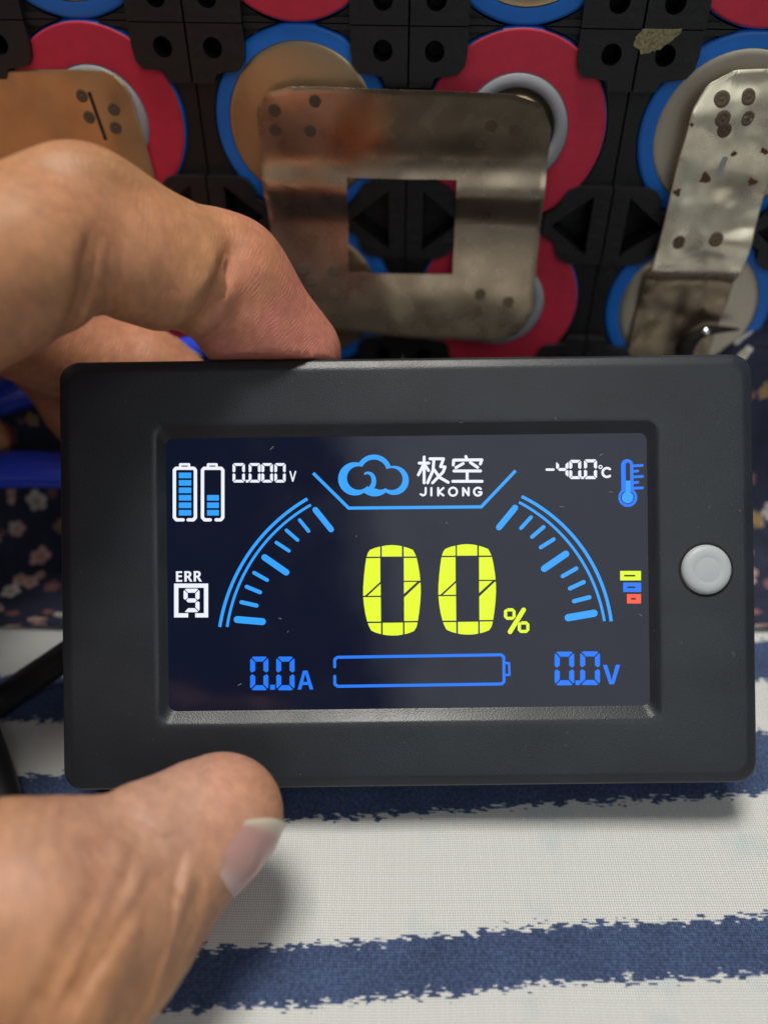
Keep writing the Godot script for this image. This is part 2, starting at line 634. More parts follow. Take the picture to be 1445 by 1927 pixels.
# a thin metal sheet: outline seen from its middle, an optional hole, its height over the pack given by zf
func plate_mesh(outline: PackedVector2Array, hole: PackedVector2Array, mid: Vector2, zf: Callable, thick: float, reflection_and_stain: Variant = null) -> Mesh:
	var n := 220
	var rows := []
	var reach := func(poly: PackedVector2Array, a: float) -> Vector2:
		var dir := Vector2.from_angle(a)
		var best := mid
		for k in poly.size():
			var hit = Geometry2D.segment_intersects_segment(mid, mid + dir * 300.0, poly[k], poly[(k + 1) % poly.size()])
			if hit != null and (hit - mid).length() > (best - mid).length():
				best = hit
		return best
	var outer := []
	var inner := []
	# angles: even ones, and each corner of the outlines
	var angles := []
	for i in n:
		angles.append(TAU * i / n - PI)
	for poly in [outline, hole]:
		for p in poly:
			angles.append((p - mid).angle())
	angles.sort()
	var kept := []
	for a in angles:
		if kept.is_empty() or a - kept[-1] > 1e-4:
			kept.append(a)
	for a in kept:
		outer.append(reach.call(outline, a))
		inner.append(reach.call(hole, a) if hole.size() else mid + Vector2.from_angle(a) * 0.05)
	var steps := 14 if hole.size() else 34
	var cols := []
	for side in 2:
		for k in steps + 1:
			var t := float(k) / steps
			var row := PackedVector3Array()
			var crow := PackedColorArray()
			for i in kept.size():
				var p: Vector2 = inner[i].lerp(outer[i], t if side == 0 else 1.0 - t)
				row.append(Vector3(p.x, p.y, zf.call(p.x, p.y) + (0.0 if side == 0 else -thick)))
				if reflection_and_stain != null:
					crow.append(reflection_and_stain.call(p.x, p.y))
			rows.append(row)
			if reflection_and_stain != null:
				cols.append(crow)
	if hole.size():
		rows.append(rows[0])
		if cols.size():
			cols.append(cols[0])
	return sheet(rows, true, Vector2.ONE, true, cols)


func round_corners(pts: Array, r: float) -> PackedVector2Array:
	var base := PackedVector2Array(pts)
	if Geometry2D.is_polygon_clockwise(base):
		base.reverse()
	var shrunk := Geometry2D.offset_polygon(base, -r, Geometry2D.JOIN_ROUND)
	return Geometry2D.offset_polygon(shrunk[0], r, Geometry2D.JOIN_ROUND)[0]


func weld(parent: Node, u: float, v: float, zf: Callable, r := 0.9) -> void:
	var z: float = zf.call(u, v)
	var up := Vector3(zf.call(u - 0.5, v) - zf.call(u + 0.5, v), zf.call(u, v - 0.5) - zf.call(u, v + 0.5), 1.0).normalized()
	var side := Vector3.UP.cross(up).normalized()
	var m := lathe([Vector2(0.02, 0.13), Vector2(0.2 * r, 0.10), Vector2(0.42 * r, 0.015), Vector2(0.72 * r, 0.03), Vector2(0.95 * r, 0.085), Vector2(1.2 * r, 0.06), Vector2(1.5 * r, -0.05)], 20)
	var o := part("weld_spot", m, mats["burnt weld"], parent)
	o.transform = Transform3D(Basis(side, up.cross(side), up), Vector3(u, v, z) * MM)


func slit(parent: Node, a: Vector2, b: Vector2, z: float, w: float, mm: String) -> void:
	var pts := Geometry2D.offset_polyline(PackedVector2Array([a, b]), w / 2, Geometry2D.JOIN_ROUND, Geometry2D.END_ROUND)[0]
	part("slit", slab_mesh(pts, z - 0.3, z + 0.06), mats[mm], parent)


func make_strips() -> void:
	var bn := noise(91, 0.05, 2)
	# tan strip at the left
	var t := thing("nickel_strip", "tan brass coloured nickel strip with rounded end at the upper left, above the hand", "nickel strip")
	var zl := func(u: float, v: float) -> float: return -0.1 + 0.55 * sin((u + 66.0) * 0.22) + 0.25 * bn.get_noise_2d(u, v * 0.4) + 0.012 * maxf(0.0, -52.0 - u)
	var left := round_corners([Vector2(-96, -5.2), Vector2(-76, -5.0), Vector2(-60.6, -4.2), Vector2(-55.2, -4.4), Vector2(-52.4, -7.6), Vector2(-51.5, -14.8), Vector2(-50.6, -23.1), Vector2(-50.8, -29.5), Vector2(-54, -31.8), Vector2(-96, -31.5)], 2.5)
	part("sheet", plate_mesh(left, PackedVector2Array(), Vector2(-70, -18), zl, 0.25), mats["tan nickel"], t)
	for p in [Vector2(-61.6, -8.7), Vector2(-61.1, -12.4), Vector2(-55.9, -10.9), Vector2(-56.3, -14.2)]:
		weld(t, p.x, p.y, zl, 0.85)
	slit(t, Vector2(-60.0, -8.0), Vector2(-58.7, -16.4), zl.call(-59.0, -12.0) + 0.1, 0.55, "dark slit")
	t.transform = pack_xf(0, 0)
	# square frame that joins four cells
	t = thing("nickel_strip", "square frame shaped brown nickel strip joining four cells, square hole in its middle", "nickel strip")
	var zf := func(u: float, v: float) -> float:
		var z := 0.05 + 0.3 * bn.get_noise_2d(u * 0.8, v * 0.8 + 40.0)
		z += 1.5 * exp(-pow((v + 24.5) / 3.6, 2.0))       # a ridge where it bridges the two rows
		z += 0.4 + 0.12 * maxf(0.0, v + 19.0)
		z += 0.17 * maxf(0.0, -31.0 - v)                  # and a lower half that leans out
		z += 0.5 * exp(-pow((u + 1.0) / 8.0, 2.0)) * (1.0 if v < -30.0 else 0.6)
		return z
	# dark reflection painted into the upper bar and mid band, plus brown heat stains
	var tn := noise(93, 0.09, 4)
	var reflection_and_stain := func(u: float, v: float) -> Color:
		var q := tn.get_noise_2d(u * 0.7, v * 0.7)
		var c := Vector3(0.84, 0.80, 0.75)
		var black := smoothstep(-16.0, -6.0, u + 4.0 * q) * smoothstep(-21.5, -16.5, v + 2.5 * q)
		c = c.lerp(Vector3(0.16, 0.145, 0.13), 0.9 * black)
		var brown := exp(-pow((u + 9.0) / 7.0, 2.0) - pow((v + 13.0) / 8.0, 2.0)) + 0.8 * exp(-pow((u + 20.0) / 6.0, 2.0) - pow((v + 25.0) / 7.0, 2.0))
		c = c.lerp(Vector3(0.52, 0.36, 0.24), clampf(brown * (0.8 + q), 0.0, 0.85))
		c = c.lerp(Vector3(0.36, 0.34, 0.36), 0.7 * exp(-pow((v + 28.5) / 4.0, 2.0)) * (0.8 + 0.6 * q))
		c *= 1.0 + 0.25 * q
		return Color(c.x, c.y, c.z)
	var frame := round_corners([Vector2(-28.2, -10), Vector2(-25.8, -7.2), Vector2(-21.5, -6.1), Vector2(-11.3, -6.1), Vector2(3, -6.2), Vector2(18.5, -6.5), Vector2(24.4, -8.2), Vector2(26.6, -12.5), Vector2(26.9, -30), Vector2(27.2, -48.3), Vector2(24.8, -52.6), Vector2(19.3, -54.4), Vector2(2, -54), Vector2(-12.8, -53.4), Vector2(-25, -53), Vector2(-27.6, -50), Vector2(-27.3, -40.3), Vector2(-28.3, -22)], 1.6)
	var hole := PackedVector2Array([Vector2(-11.5, -22.0), Vector2(9.8, -21.9), Vector2(10.0, -40.5), Vector2(-11.7, -40.9)])
	part("sheet", plate_mesh(frame, hole, Vector2(-0.8, -31.2), zf, 0.25, reflection_and_stain), mats["brown nickel"], t)
	for p in [Vector2(-24.7, -10.2), Vector2(-25.0, -13.8), Vector2(-17.0, -8.5), Vector2(-18.3, -13.8), Vector2(13.9, -15.3), Vector2(15.6, -12.0), Vector2(20.1, -12.7), Vector2(20.9, -15.4),
			Vector2(-21.1, -40.7), Vector2(-14.9, -40.8), Vector2(-14.8, -45.5), Vector2(-19.5, -43.0), Vector2(16.0, -44.4), Vector2(15.6, -47.8), Vector2(22.0, -45.8), Vector2(21.4, -49.8)]:
		weld(t, p.x, p.y, zf, 0.85)
	slit(t, Vector2(17.7, -10.0), Vector2(18.2, -17.9), 0.35, 0.9, "burnt weld")
	slit(t, Vector2(17.9, -45.1), Vector2(17.9, -51.8), 0.4, 0.7, "burnt weld")
	t.transform = pack_xf(0, 0)
	# tinned strip at the right, bent out and stepping back down
	t = thing("tinned_strip", "shiny tin coated strip with spatter, bent out over the two right hand cells", "nickel strip")
	var zr := func(u: float, v: float) -> float:
		var z := 2.6 * smoothstep(-41.5, -37.5, v) + 0.8 * bn.get_noise_2d(u * 0.9, v * 0.9) + 0.25 * bn.get_noise_2d(u * 2.2 + 30.0, v * 3.0) + 0.3 * sin(v * 0.42 + u * 0.12)
		z += 1.1 * exp(-pow((v + 33.0) / 3.5, 2.0)) - 0.9 * smoothstep(-10.0, -2.0, v)
		return z - 0.2
	var brown_reflection := func(u: float, v: float) -> Color:  # the brown that the lower end reflects is painted in, with darker bands
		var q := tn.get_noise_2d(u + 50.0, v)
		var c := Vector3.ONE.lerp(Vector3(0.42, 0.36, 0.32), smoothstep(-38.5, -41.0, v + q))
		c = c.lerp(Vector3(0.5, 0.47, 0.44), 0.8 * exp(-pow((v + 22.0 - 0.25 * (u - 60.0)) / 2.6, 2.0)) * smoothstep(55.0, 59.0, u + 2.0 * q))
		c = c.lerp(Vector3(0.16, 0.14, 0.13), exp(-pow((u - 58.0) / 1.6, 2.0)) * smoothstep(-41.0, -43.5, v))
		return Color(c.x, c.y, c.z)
	var right := round_corners([Vector2(50.6, -8.5), Vector2(52.6, -4.6), Vector2(56.8, -2.2), Vector2(62.7, -1.9), Vector2(67.2, -4.5), Vector2(68.2, -10), Vector2(67.6, -23.3), Vector2(67.3, -38), Vector2(66.6, -60), Vector2(49.1, -60), Vector2(49.4, -45), Vector2(50.1, -28.9)], 1.5)
	part("sheet", plate_mesh(right, PackedVector2Array(), Vector2(58.8, -31), zr, 0.3, brown_reflection), mats["tinned nickel"], t)
	for p in [Vector2(55.4, -6.6), Vector2(60.0, -6.2), Vector2(57.0, -11.7), Vector2(60.7, -9.6), Vector2(56.3, -9.7), Vector2(53.7, -31.9), Vector2(60.4, -30.9)]:
		weld(t, p.x, p.y, zr, 0.95)
	slit(t, Vector2(58.9, -14.4), Vector2(58.4, -19.2), zr.call(59.5, -18.0) + 0.25, 0.95, "solder")
	for k in [[Vector2(56.0, -20.2), 1.5], [Vector2(51.4, -22.6), 1.0], [Vector2(59.9, -15.6), 0.7], [Vector2(65.0, -14.9), 0.9], [Vector2(51.0, -10.7), 0.5], [Vector2(64.7, -20.5), 1.1]]:
		var pts := PackedVector2Array()
		for i in 14:
			pts.append(k[0] + Vector2.from_angle(TAU * i / 14) * k[1] * rng.randf_range(0.35, 0.95))
		var zz: float = zr.call(k[0].x, k[0].y)
		part("rust_stain", slab_mesh(pts, zz - 0.2, zz + 0.12), mats["rust"], t)
	t.transform = pack_xf(0, 0)
	# black wire end with a bead of solder on the strip's lower end
	t = thing("wire_end", "black wire end with a bead of solder on the lower end of the tinned strip", "wire")
	var w0: Vector2 = Vector2(62.2, -63.7)
	var w1: Vector2 = Vector2(61.2, -55.2)
	var w2: Vector2 = Vector2(63.8, -51.2)
	var w3: Vector2 = Vector2(70.9, -50.7)
	part("insulation", tube([Vector3(w0.x, w0.y, 1.6), Vector3(w1.x, w1.y, 1.9), Vector3(w2.x, w2.y, 2.0), Vector3(w3.x, w3.y, 1.4)], [1.6, 1.5, 1.2, 0.15], 16, 10), mats["dark slit"], t)
	var s: Vector2 = Vector2(63.6, -50.8)
	var bead := part("solder_bead", lathe([Vector2(0.02, 0.9), Vector2(0.5, 0.78), Vector2(0.85, 0.4), Vector2(1.05, 0.0)], 20), mats["solder"], t)
	bead.position = Vector3(s.x, s.y, 3.2) * MM
	t.transform = pack_xf(0, 0)
	# scrap of masking tape
	var base: Array = [Vector2(39.9, 3.6), Vector2(46.6, 3.6), Vector2(45.2, 1.9), Vector2(43.4, 0.6), Vector2(41.8, 0.1), Vector2(40.5, -0.3), Vector2(40.0, 0.6), Vector2(38.7, 1.2), Vector2(39.1, 2.2)]
	var ragged := PackedVector2Array()
	for i in base.size():
		for k in 4:
			ragged.append(base[i].lerp(base[(i + 1) % base.size()], k / 4.0) + (Vector2(rng.randf_range(-0.16, 0.16), rng.randf_range(-0.16, 0.16)) if i > 0 else Vector2.ZERO))
	var tape := part("tape_scrap", slab_mesh(ragged, 0.32, 0.5), mats["masking tape"], self)
	tape.transform = pack_xf(0, 0)
	tag(tape, "torn yellowish scrap of masking tape stuck on the black holder at the upper right", "tape")


# ------------------------------------------------------------------ cables
func make_cables() -> void:
	var o := part("blue_cable", tube([Vector3(-102.3, 34.0, -139.2), Vector3(-89.2, 38.9, -144.6), Vector3(-78.3, 42.1, -148.6), Vector3(-62.5, 43.2, -154.7), Vector3(-46.3, 45.2, -157.7), Vector3(-34.3, 47.8, -158.6), Vector3(-19.1, 44.1, -155.5)], [3.9, 3.9, 3.9, 3.8, 3.6, 3.6, 3.6]), mats["blue cable jacket"], self)
	tag(o, "bright blue cable left of the display, passing behind the fingers", "cable")
	o = part("blue_cable", tube([Vector3(-98.1, 32.7, -129.0), Vector3(-83.4, 33.7, -131.1), Vector3(-67.8, 32.6, -132.8), Vector3(-52.1, 29.4, -134.1)], [4.0, 4.0, 4.0, 4.0]), mats["blue cable jacket"], self)
	tag(o, "dark blue cable running behind the left edge of the display, lower of the two", "cable")
	o = part("black_cable", tube([Vector3(-41.9, 13.7, -109.1), Vector3(-57.1, 11.6, -104.7), Vector3(-67.0, 6.5, -101.7), Vector3(-78.2, 1.1, -95.9), Vector3(-85.9, 4.0, -82.7)], [2.9, 2.9, 2.9, 3.0, 3.0]), mats["black cable jacket"], self)
	tag(o, "black cable leaving the display's back towards the left on the striped cloth", "cable")
	o = part("black_cable", tube([Vector3(-86.1, 7.1, -102.3), Vector3(-76.1, 6.7, -88.8), Vector3(-69.2, 5.3, -78.6), Vector3(-64.0, 4.2, -69.2), Vector3(-62.4, 2.0, -59.4)], [3.3, 3.3, 3.3, 3.3, 3.3]), mats["black cable jacket"], self)
	tag(o, "black cable lying on the cloth in the lower left, running down behind the thumb", "cable")


# ------------------------------------------------------------------ display
const FACE_PX := Vector2(768, 1078)      # layout grid of the screen: its middle, and units per mm
const PER_MM := 11.312
const ROLL := 0.7

func sp(x: float, y: float) -> Vector2:
	var d := Vector2(x, y) - FACE_PX
	var r := deg_to_rad(ROLL)
	return Vector2(d.x * cos(r) - d.y * sin(r), -d.x * sin(r) - d.y * cos(r)) / PER_MM


var screen: MeshInstance3D
const SCREEN_Z := -1.35

func ink(called: String, pts: PackedVector2Array, m: String, lift := 0.0) -> void:
	var out := PackedVector2Array()
	for p in pts:
		out.append(sp(p.x, p.y))
	if Geometry2D.is_polygon_clockwise(out):
		out.reverse()
	part(called, slab_mesh(out, SCREEN_Z + lift, SCREEN_Z + lift + 0.09), mats[m], screen)


func line(called: String, pts: Array, w: float, m: String, round_ends := true, lift := 0.0) -> void:
	for poly in Geometry2D.offset_polyline(PackedVector2Array(pts), w / 2.0, Geometry2D.JOIN_ROUND if round_ends else Geometry2D.JOIN_MITER, Geometry2D.END_ROUND if round_ends else Geometry2D.END_BUTT):
		if not Geometry2D.is_polygon_clockwise(poly):
			ink(called, poly, m, lift)


func box(x0: float, y0: float, x1: float, y1: float) -> PackedVector2Array:
	return PackedVector2Array([Vector2(x0, y0), Vector2(x1, y0), Vector2(x1, y1), Vector2(x0, y1)])


func seven(x0: float, y0: float, x1: float, y1: float, t: float, segs: String, m: String) -> void:
	var ym := (y0 + y1) / 2.0
	var g := t * 0.13
	var h := t / 2.0
	var defs := {
		"a": [x0, y0 + h, x1, y0 + h], "g": [x0, ym, x1, ym], "d": [x0, y1 - h, x1, y1 - h],
		"f": [x0 + h, y0, x0 + h, ym], "b": [x1 - h, y0, x1 - h, ym], "e": [x0 + h, ym, x0 + h, y1], "c": [x1 - h, ym, x1 - h, y1],
	}
	for s in segs:
		var d: Array = defs[s]
		if s in "agd":
			var a := x0 + h + g
			var b := x1 - h - g
			var y: float = d[1]
			var k := h if s == "g" else h
			var p := [Vector2(a, y), Vector2(a + k, y - h), Vector2(b - k, y - h), Vector2(b, y), Vector2(b - k, y + h), Vector2(a + k, y + h)]
			if s == "a":
				p = [Vector2(a - h * 0.6, y0 + h * 0.3), Vector2(a, y0), Vector2(b, y0), Vector2(b + h * 0.6, y0 + h * 0.3), Vector2(b - k, y0 + t), Vector2(a + k, y0 + t)]
			elif s == "d":
				p = [Vector2(a + k, y1 - t), Vector2(b - k, y1 - t), Vector2(b + h * 0.6, y1 - h * 0.3), Vector2(b, y1), Vector2(a, y1), Vector2(a - h * 0.6, y1 - h * 0.3)]
			ink("digit_segment", PackedVector2Array(p), m)
		else:
			var up: bool = s in "fb"
			var left: bool = s in "fe"
			var o := x0 if left else x1
			var sx := 1.0 if left else -1.0
			var ya := y0 if up else y1
			var sy := 1.0 if up else -1.0
			var p := [Vector2(o, ya + sy * (h * 0.9 + g)), Vector2(o + sx * h * 0.4, ya + sy * (h * 0.5 + g)), Vector2(o + sx * t, ya + sy * (t + g * 1.6)), Vector2(o + sx * t, ym - sy * (h * 0.9 + g)), Vector2(o + sx * h * 0.8, ym - sy * (g * 1.4)), Vector2(o, ym - sy * (h * 0.7 + g))]
			ink("digit_segment", PackedVector2Array(p), m)


func arc_through(a: Vector2, b: Vector2, c: Vector2) -> Array:
	var d := 2.0 * (a.x * (b.y - c.y) + b.x * (c.y - a.y) + c.x * (a.y - b.y))
	var o := Vector2((a.length_squared() * (b.y - c.y) + b.length_squared() * (c.y - a.y) + c.length_squared() * (a.y - b.y)) / d, (a.length_squared() * (c.x - b.x) + b.length_squared() * (a.x - c.x) + c.length_squared() * (b.x - a.x)) / d)
	var out := []
	var t0 := (a - o).angle()
	var turn := wrapf((c - o).angle() - t0, -PI, PI)
	for i in 33:
		out.append(o + Vector2.from_angle(t0 + turn * i / 32.0) * (a - o).length())
	return out


func arc(c: Vector2, r: float, a0: float, a1: float, n := 20) -> Array:
	var out := []
	for i in n + 1:
		out.append(c + Vector2.from_angle(deg_to_rad(lerpf(a0, a1, float(i) / n))) * r)
	return out


func letters(words: String, x: float, y: float, hgt: float, width: float, m: String, font_name := "Droid Sans", weight := 700) -> void:
	var f := SystemFont.new()
	f.font_names = PackedStringArray([font_name])
	f.font_weight = weight
	var t := TextMesh.new()
	t.text = words
	t.font = f
	t.font_size = 64
	t.pixel_size = 0.01 * MM
	t.depth = 0.05 * MM
	t.curve_step = 0.5
	var bb := t.get_aabb()
	var o := part("lettering", t, mats[m], screen)
	var want := Vector2(width, hgt) / PER_MM * MM
	var k := Vector2(want.x / bb.size.x, want.y / bb.size.y)
	var c := sp(x, y)
	o.scale = Vector3(k.x, k.y, 1.0)
	var mid := bb.position + bb.size / 2.0
	o.position = Vector3(c.x * MM - mid.x * k.x, c.y * MM - mid.y * k.y, (SCREEN_Z + 0.06) * MM)


func make_display() -> void:
	var d := thing("display_meter", "black battery monitor with lit colour screen held up between finger and thumb", "display")
	var loops := []
	var hw := 58.1
	var hh := 36.0
	for l in [[2.4, 3.0, -17.0], [0.9, 3.2, -16.6], [0.35, 3.4, -15.4], [0.12, 3.4, -3.0], [0.0, 3.4, -2.4], [0.04, 3.4, -1.5], [0.14, 3.35, -1.1], [0.38, 3.2, -0.62], [0.7, 3.05, -0.44], [1.55, 2.6, -0.14], [1.9, 2.5, -0.04], [2.2, 2.4, -0.01], [2.4, 2.3, 0.0], [4.0, 2.2, 0.02], [9.0, 2.0, 0.0]]:
		loops.append(rounded_rect(hw - l[0], hh - l[0], l[1], l[2]))
	for l in [[42.6, 25.7, 2.0, -0.02], [41.9, 25.0, 1.9, -0.08], [41.5, 24.6, 1.8, -0.3], [41.2, 24.2, 1.7, -0.62], [40.55, 23.1, 1.4, -1.25], [40.4, 22.95, 1.3, -1.32], [40.1, 22.6, 1.2, -1.6]]:
		loops.append(rounded_rect(l[0], l[1], l[2], l[3]))
	var cap := PackedVector3Array()
	for p in loops[0]:
		cap.append(Vector3(p.x * 0.01, p.y * 0.01, p.z))
	loops.push_front(cap)
	var v := PackedVector3Array()
	var uv := PackedVector2Array()
	var idx := PackedInt32Array()
	var nu: int = loops[0].size()
	for j in loops.size():
		for i in nu:
			var p: Vector3 = loops[j][i]
			v.append(p * MM)
			uv.append(Vector2(p.x / 116.2 + 0.5, 0.5 - p.y / 71.4))
			if j < loops.size() - 1:
				var a := j * nu + i
				var b := j * nu + (i + 1) % nu
				idx.append_array([a, a + nu, b, b, a + nu, b + nu])
	part("housing", commit(v, idx, uv), mats["black matt plastic"], d)
	var glass := PackedVector2Array()
	for p in rounded_rect(41.0, 23.5, 1.3, 0.0):
		glass.append(Vector2(p.x, p.y))
	screen = part("screen", slab_mesh(glass, SCREEN_Z - 0.6, SCREEN_Z), mats["screen glass"], d)
	var bt := part("button", lathe([Vector2(0.02, 0.95), Vector2(1.5, 0.95), Vector2(1.9, 0.86), Vector2(2.2, 0.86), Vector2(2.6, 0.96), Vector2(3.3, 0.92), Vector2(3.85, 0.68), Vector2(4.12, 0.25), Vector2(4.2, -0.6)], 56), mats["pale rubber"], d)
	var gap := part("button_gap", lathe([Vector2(4.1, 0.012), Vector2(4.55, 0.02), Vector2(4.65, -0.1)], 48), mats["dark slit"], d)
	var bp := sp(1328, 1072)
	gap.position = Vector3(bp.x, bp.y, 0.02) * MM
	bt.position = Vector3(bp.x, bp.y, 0) * MM
	make_screen_print()
	var r := Basis(Vector3.RIGHT, deg_to_rad(-TILT)) * Basis(Vector3.BACK, deg_to_rad(ROLL))
	d.transform = Transform3D(r, Vector3(4.0, 39.6, -95.1) * MM)


func make_screen_print() -> void:
	var W := "screen white"
	var S := "screen sky blue"
	var D := "screen deep blue"
	var Y := "screen yellow"
	# bits of lint on the glass
	for q in [[507, 845, 513, 839], [841, 983, 843, 985], [1056, 953, 1064, 954], [1132, 856, 1138, 853], [523, 1165, 528, 1167], [540, 1192, 541, 1190], [446, 1293, 452, 1290], [669, 1010, 671, 1009], [1150, 925, 1156, 926], [1207, 1157, 1212, 1161]]:
		line("lint", [Vector2(q[0], q[1]), Vector2(q[2], q[3])], 1.6, "lint")
	# two cell icons with bars
	for k in [[321.7, 368.0, 334.0, 354.6, 341.5, 351.0, 333.4, 356.8, 6], [375.0, 420.0, 386.8, 407.0, 393.0, 404.0, 387.0, 409.3, 3]]:
		var x0: float = k[0] + 3.2
		var x1: float = k[1] - 3.2
		line("cell_outline", [Vector2(k[4], 978.5), Vector2(x0 + 4, 978.5), Vector2(x0, 974), Vector2(x0, 884), Vector2(x0 + 3, 880.5), Vector2(x1 - 3, 880.5), Vector2(x1, 884), Vector2(x1, 974), Vector2(x1 - 4, 978.5), Vector2(k[5], 978.5)], 6.2, W)
		line("cell_cap", [Vector2(k[2] + 2, 877), Vector2(k[2] + 2, 873), Vector2(k[3] - 2, 873), Vector2(k[3] - 2, 877)], 4.4, W)
		for i in k[8]:
			var y: float = 965.0 - 14.2 * i
			ink("charge_bar", box(k[6], y - 5.3, k[7], y + 5.3), S)
	# voltage difference
	for x in [[435.4, 458.8], [466.0, 488.7], [490.3, 511.9], [514.7, 536.2]]:
		seven(x[0], 870.7, x[1], 907.6, 5.2, "abcdef", W)
	ink("decimal_point", box(460.6, 902.6, 465.6, 907.6), W)
	line("letter", [Vector2(544.6, 886.5), Vector2(549.6, 905.0), Vector2(554.8, 886.5)], 2.6, W)
	# error box
	letters("ERR", 352.5, 1086, 20, 49, W)
	line("error_frame", [Vector2(351, 1160), Vector2(328.4, 1160), Vector2(328.4, 1103.6), Vector2(385, 1103.6), Vector2(385, 1160), Vector2(364.5, 1160)], 8.0, W, false)
	seven(342.5, 1109.4, 372.5, 1154, 7.6, "abcdfg", W)
	# gauge arcs and ticks
	line("gauge_line", arc_through(Vector2(411, 1182), Vector2(439.5, 1089), Vector2(577.4, 938.5)), 6.0, S, false)
	line("gauge_line", arc_through(Vector2(425, 1182), Vector2(452, 1092), Vector2(584, 950)), 5.0, S, false)
	line("gauge_line", arc_through(Vector2(984, 934), Vector2(1125.5, 1076), Vector2(1154, 1171.4)), 6.0, S, false)
	line("gauge_line", arc_through(Vector2(979, 945), Vector2(1112.5, 1082), Vector2(1141, 1171)), 5.0, S, false)
	for q in [[592.4, 959.5, 622.3, 996.7, 11.0], [562.5, 978.7, 579.7, 1000, 6.6], [537.5, 998.3, 559, 1017, 6.6], [518.3, 1021.6, 542.5, 1037.5, 6.6], [496, 1049.8, 537.2, 1078.4, 12.0], [476, 1079, 501, 1093, 7.0], [461.8, 1105.6, 487.7, 1116.3, 7.4], [452, 1135, 481, 1141.5, 7.6], [444, 1168, 492, 1172, 13.0],
			[971.6, 955.5, 941, 992.7, 11.6], [1001.9, 973.4, 982.6, 994.4, 7.0], [1025.8, 992, 1003.5, 1011, 7.2], [1045, 1015.3, 1020, 1031, 7.2], [1068, 1043.2, 1026.8, 1071.4, 12.6], [1088, 1070.8, 1061.7, 1085.7, 7.6], [1102, 1096.7, 1075.6, 1109, 7.8], [1112.8, 1125.6, 1083.3, 1133.2, 8.0], [1121.5, 1156, 1072.3, 1164.5, 13.6]]:
		line("gauge_tick", [Vector2(q[0], q[1]), Vector2(q[2], q[3])], q[4], S)
	# header line and cloud emblem
	line("header_line", [Vector2(588.4, 889.7), Vector2(655.8, 956.2), Vector2(907.4, 953.8), Vector2(972.6, 885)], 6.0, S, false)
	var z := func(x: float, y: float) -> Vector2: return Vector2(630 + x / 4.014, 840 + y / 4.014)
	var outer := PackedVector2Array()
	for c in [[150, 243, 127], [296, 195, 137], [302, 248, 129], [450, 255, 111]]:
		var ring := circle(z.call(c[0], c[1]), c[2] / 4.014, 48)
		outer = ring if outer.is_empty() else Geometry2D.merge_polygons(outer, ring)[0]
	ink("cloud_emblem", outer, S)
	var hollow := PackedVector2Array()
	for c in [[180, 237, 90], [296, 195, 99], [300, 236, 82], [345, 258, 68], [430, 245, 84]]:
		var ring := circle(z.call(c[0], c[1]), c[2] / 4.014, 48)
		hollow = ring if hollow.is_empty() else Geometry2D.merge_polygons(hollow, ring)[0]
	ink("cloud_hollow", hollow, "screen glass", 0.05)
	var tail := PackedVector2Array()
	for p in [[218, 207], [228, 193], [252, 187], [280, 194], [303, 216], [313, 250], [311, 285], [300, 312], [285, 335], [215, 335], [240, 317], [262, 300], [277, 272], [277, 240], [266, 216], [246, 206], [228, 213]]:
		tail.append(z.call(p[0], p[1]))
	ink("cloud_swirl", tail, S, 0.08)
	# characters and name beside the emblem
	for s in [[640, 123, 714, 123], [678, 76, 678, 274], [672, 138, 634, 213], [690, 146, 712, 180], [722, 90, 826, 90, 803, 150, 838, 152, 822, 192, 742, 274], [752, 96, 746, 178, 704, 274], [753, 172, 795, 232, 862, 270],
			[996, 72, 1002, 90], [900, 138, 903, 100, 1118, 98, 1106, 130], [976, 126, 920, 158], [1030, 118, 1086, 156], [905, 183, 1108, 183], [1006, 186, 1006, 258], [896, 262, 1120, 262]]:
		var pts := []
		for i in range(0, s.size(), 2):
			pts.append(z.call(s[i], s[i + 1]))
		line("character_stroke", pts, 5.5, W)
	for s in [[690, 312, 690, 350, 684, 364, 668, 370, 651, 360], [733, 312, 733, 370], [785, 312, 785, 370], [826, 312, 789, 344, 826, 370], [975, 370, 975, 313, 1017, 369, 1017, 312]]:
		var pts := []
		for i in range(0, s.size(), 2):
			pts.append(z.call(s[i], s[i + 1]))
		line("letter", pts, 3.9, W)
	for q in 2:
		line("letter", arc(z.call(898, 341), 7.6, 180.0 * q - 2, 180.0 * q + 182, 20), 3.9, W, false)
	var gg := arc(z.call(1088, 341), 7.5, -42, -330, 24)
	gg.append(z.call(1114, 345))
	gg.append(z.call(1094, 345))
	line("letter", gg, 3.9, W)
	# temperature
	line("minus_sign", [Vector2(1031.5, 883), Vector2(1044.5, 883)], 4.6, W)
	seven(1049.5, 867, 1072.6, 898.5, 5.4, "bcfg", W)
	seven(1074.4, 864.5, 1097, 901, 5.6, "abcdef", W)
	seven(1102.4, 863.5, 1127, 901, 5.8, "abcdef", W)
	ink("decimal_point", box(1097.2, 896.2, 1102, 901), W)
	for q in 2:
		line("degree_ring", arc(Vector2(1133.5, 878), 2.9, 180.0 * q - 3, 180.0 * q + 183, 14), 1.9, W, false)
	line("letter", arc(Vector2(1146, 888.5), 8.4, -48, -312, 24), 4.4, W)
	# thermometer
	ink("thermometer", Geometry2D.merge_polygons(circle(Vector2(1185.5, 936), 18.0, 40), Geometry2D.offset_polyline(PackedVector2Array([Vector2(1184.2, 874.5), Vector2(1185, 930)]), 11.6, Geometry2D.JOIN_ROUND, Geometry2D.END_ROUND)[0])[0], D)
	line("thermometer_bore", [Vector2(1185.5, 873.5), Vector2(1185.8, 903.5)], 8.0, "screen glass", true, 0.05)
	ink("thermometer_column", Geometry2D.merge_polygons(circle(Vector2(1184.8, 936), 10.5, 32), box(1181.6, 904, 1190, 934))[0], S, 0.1)
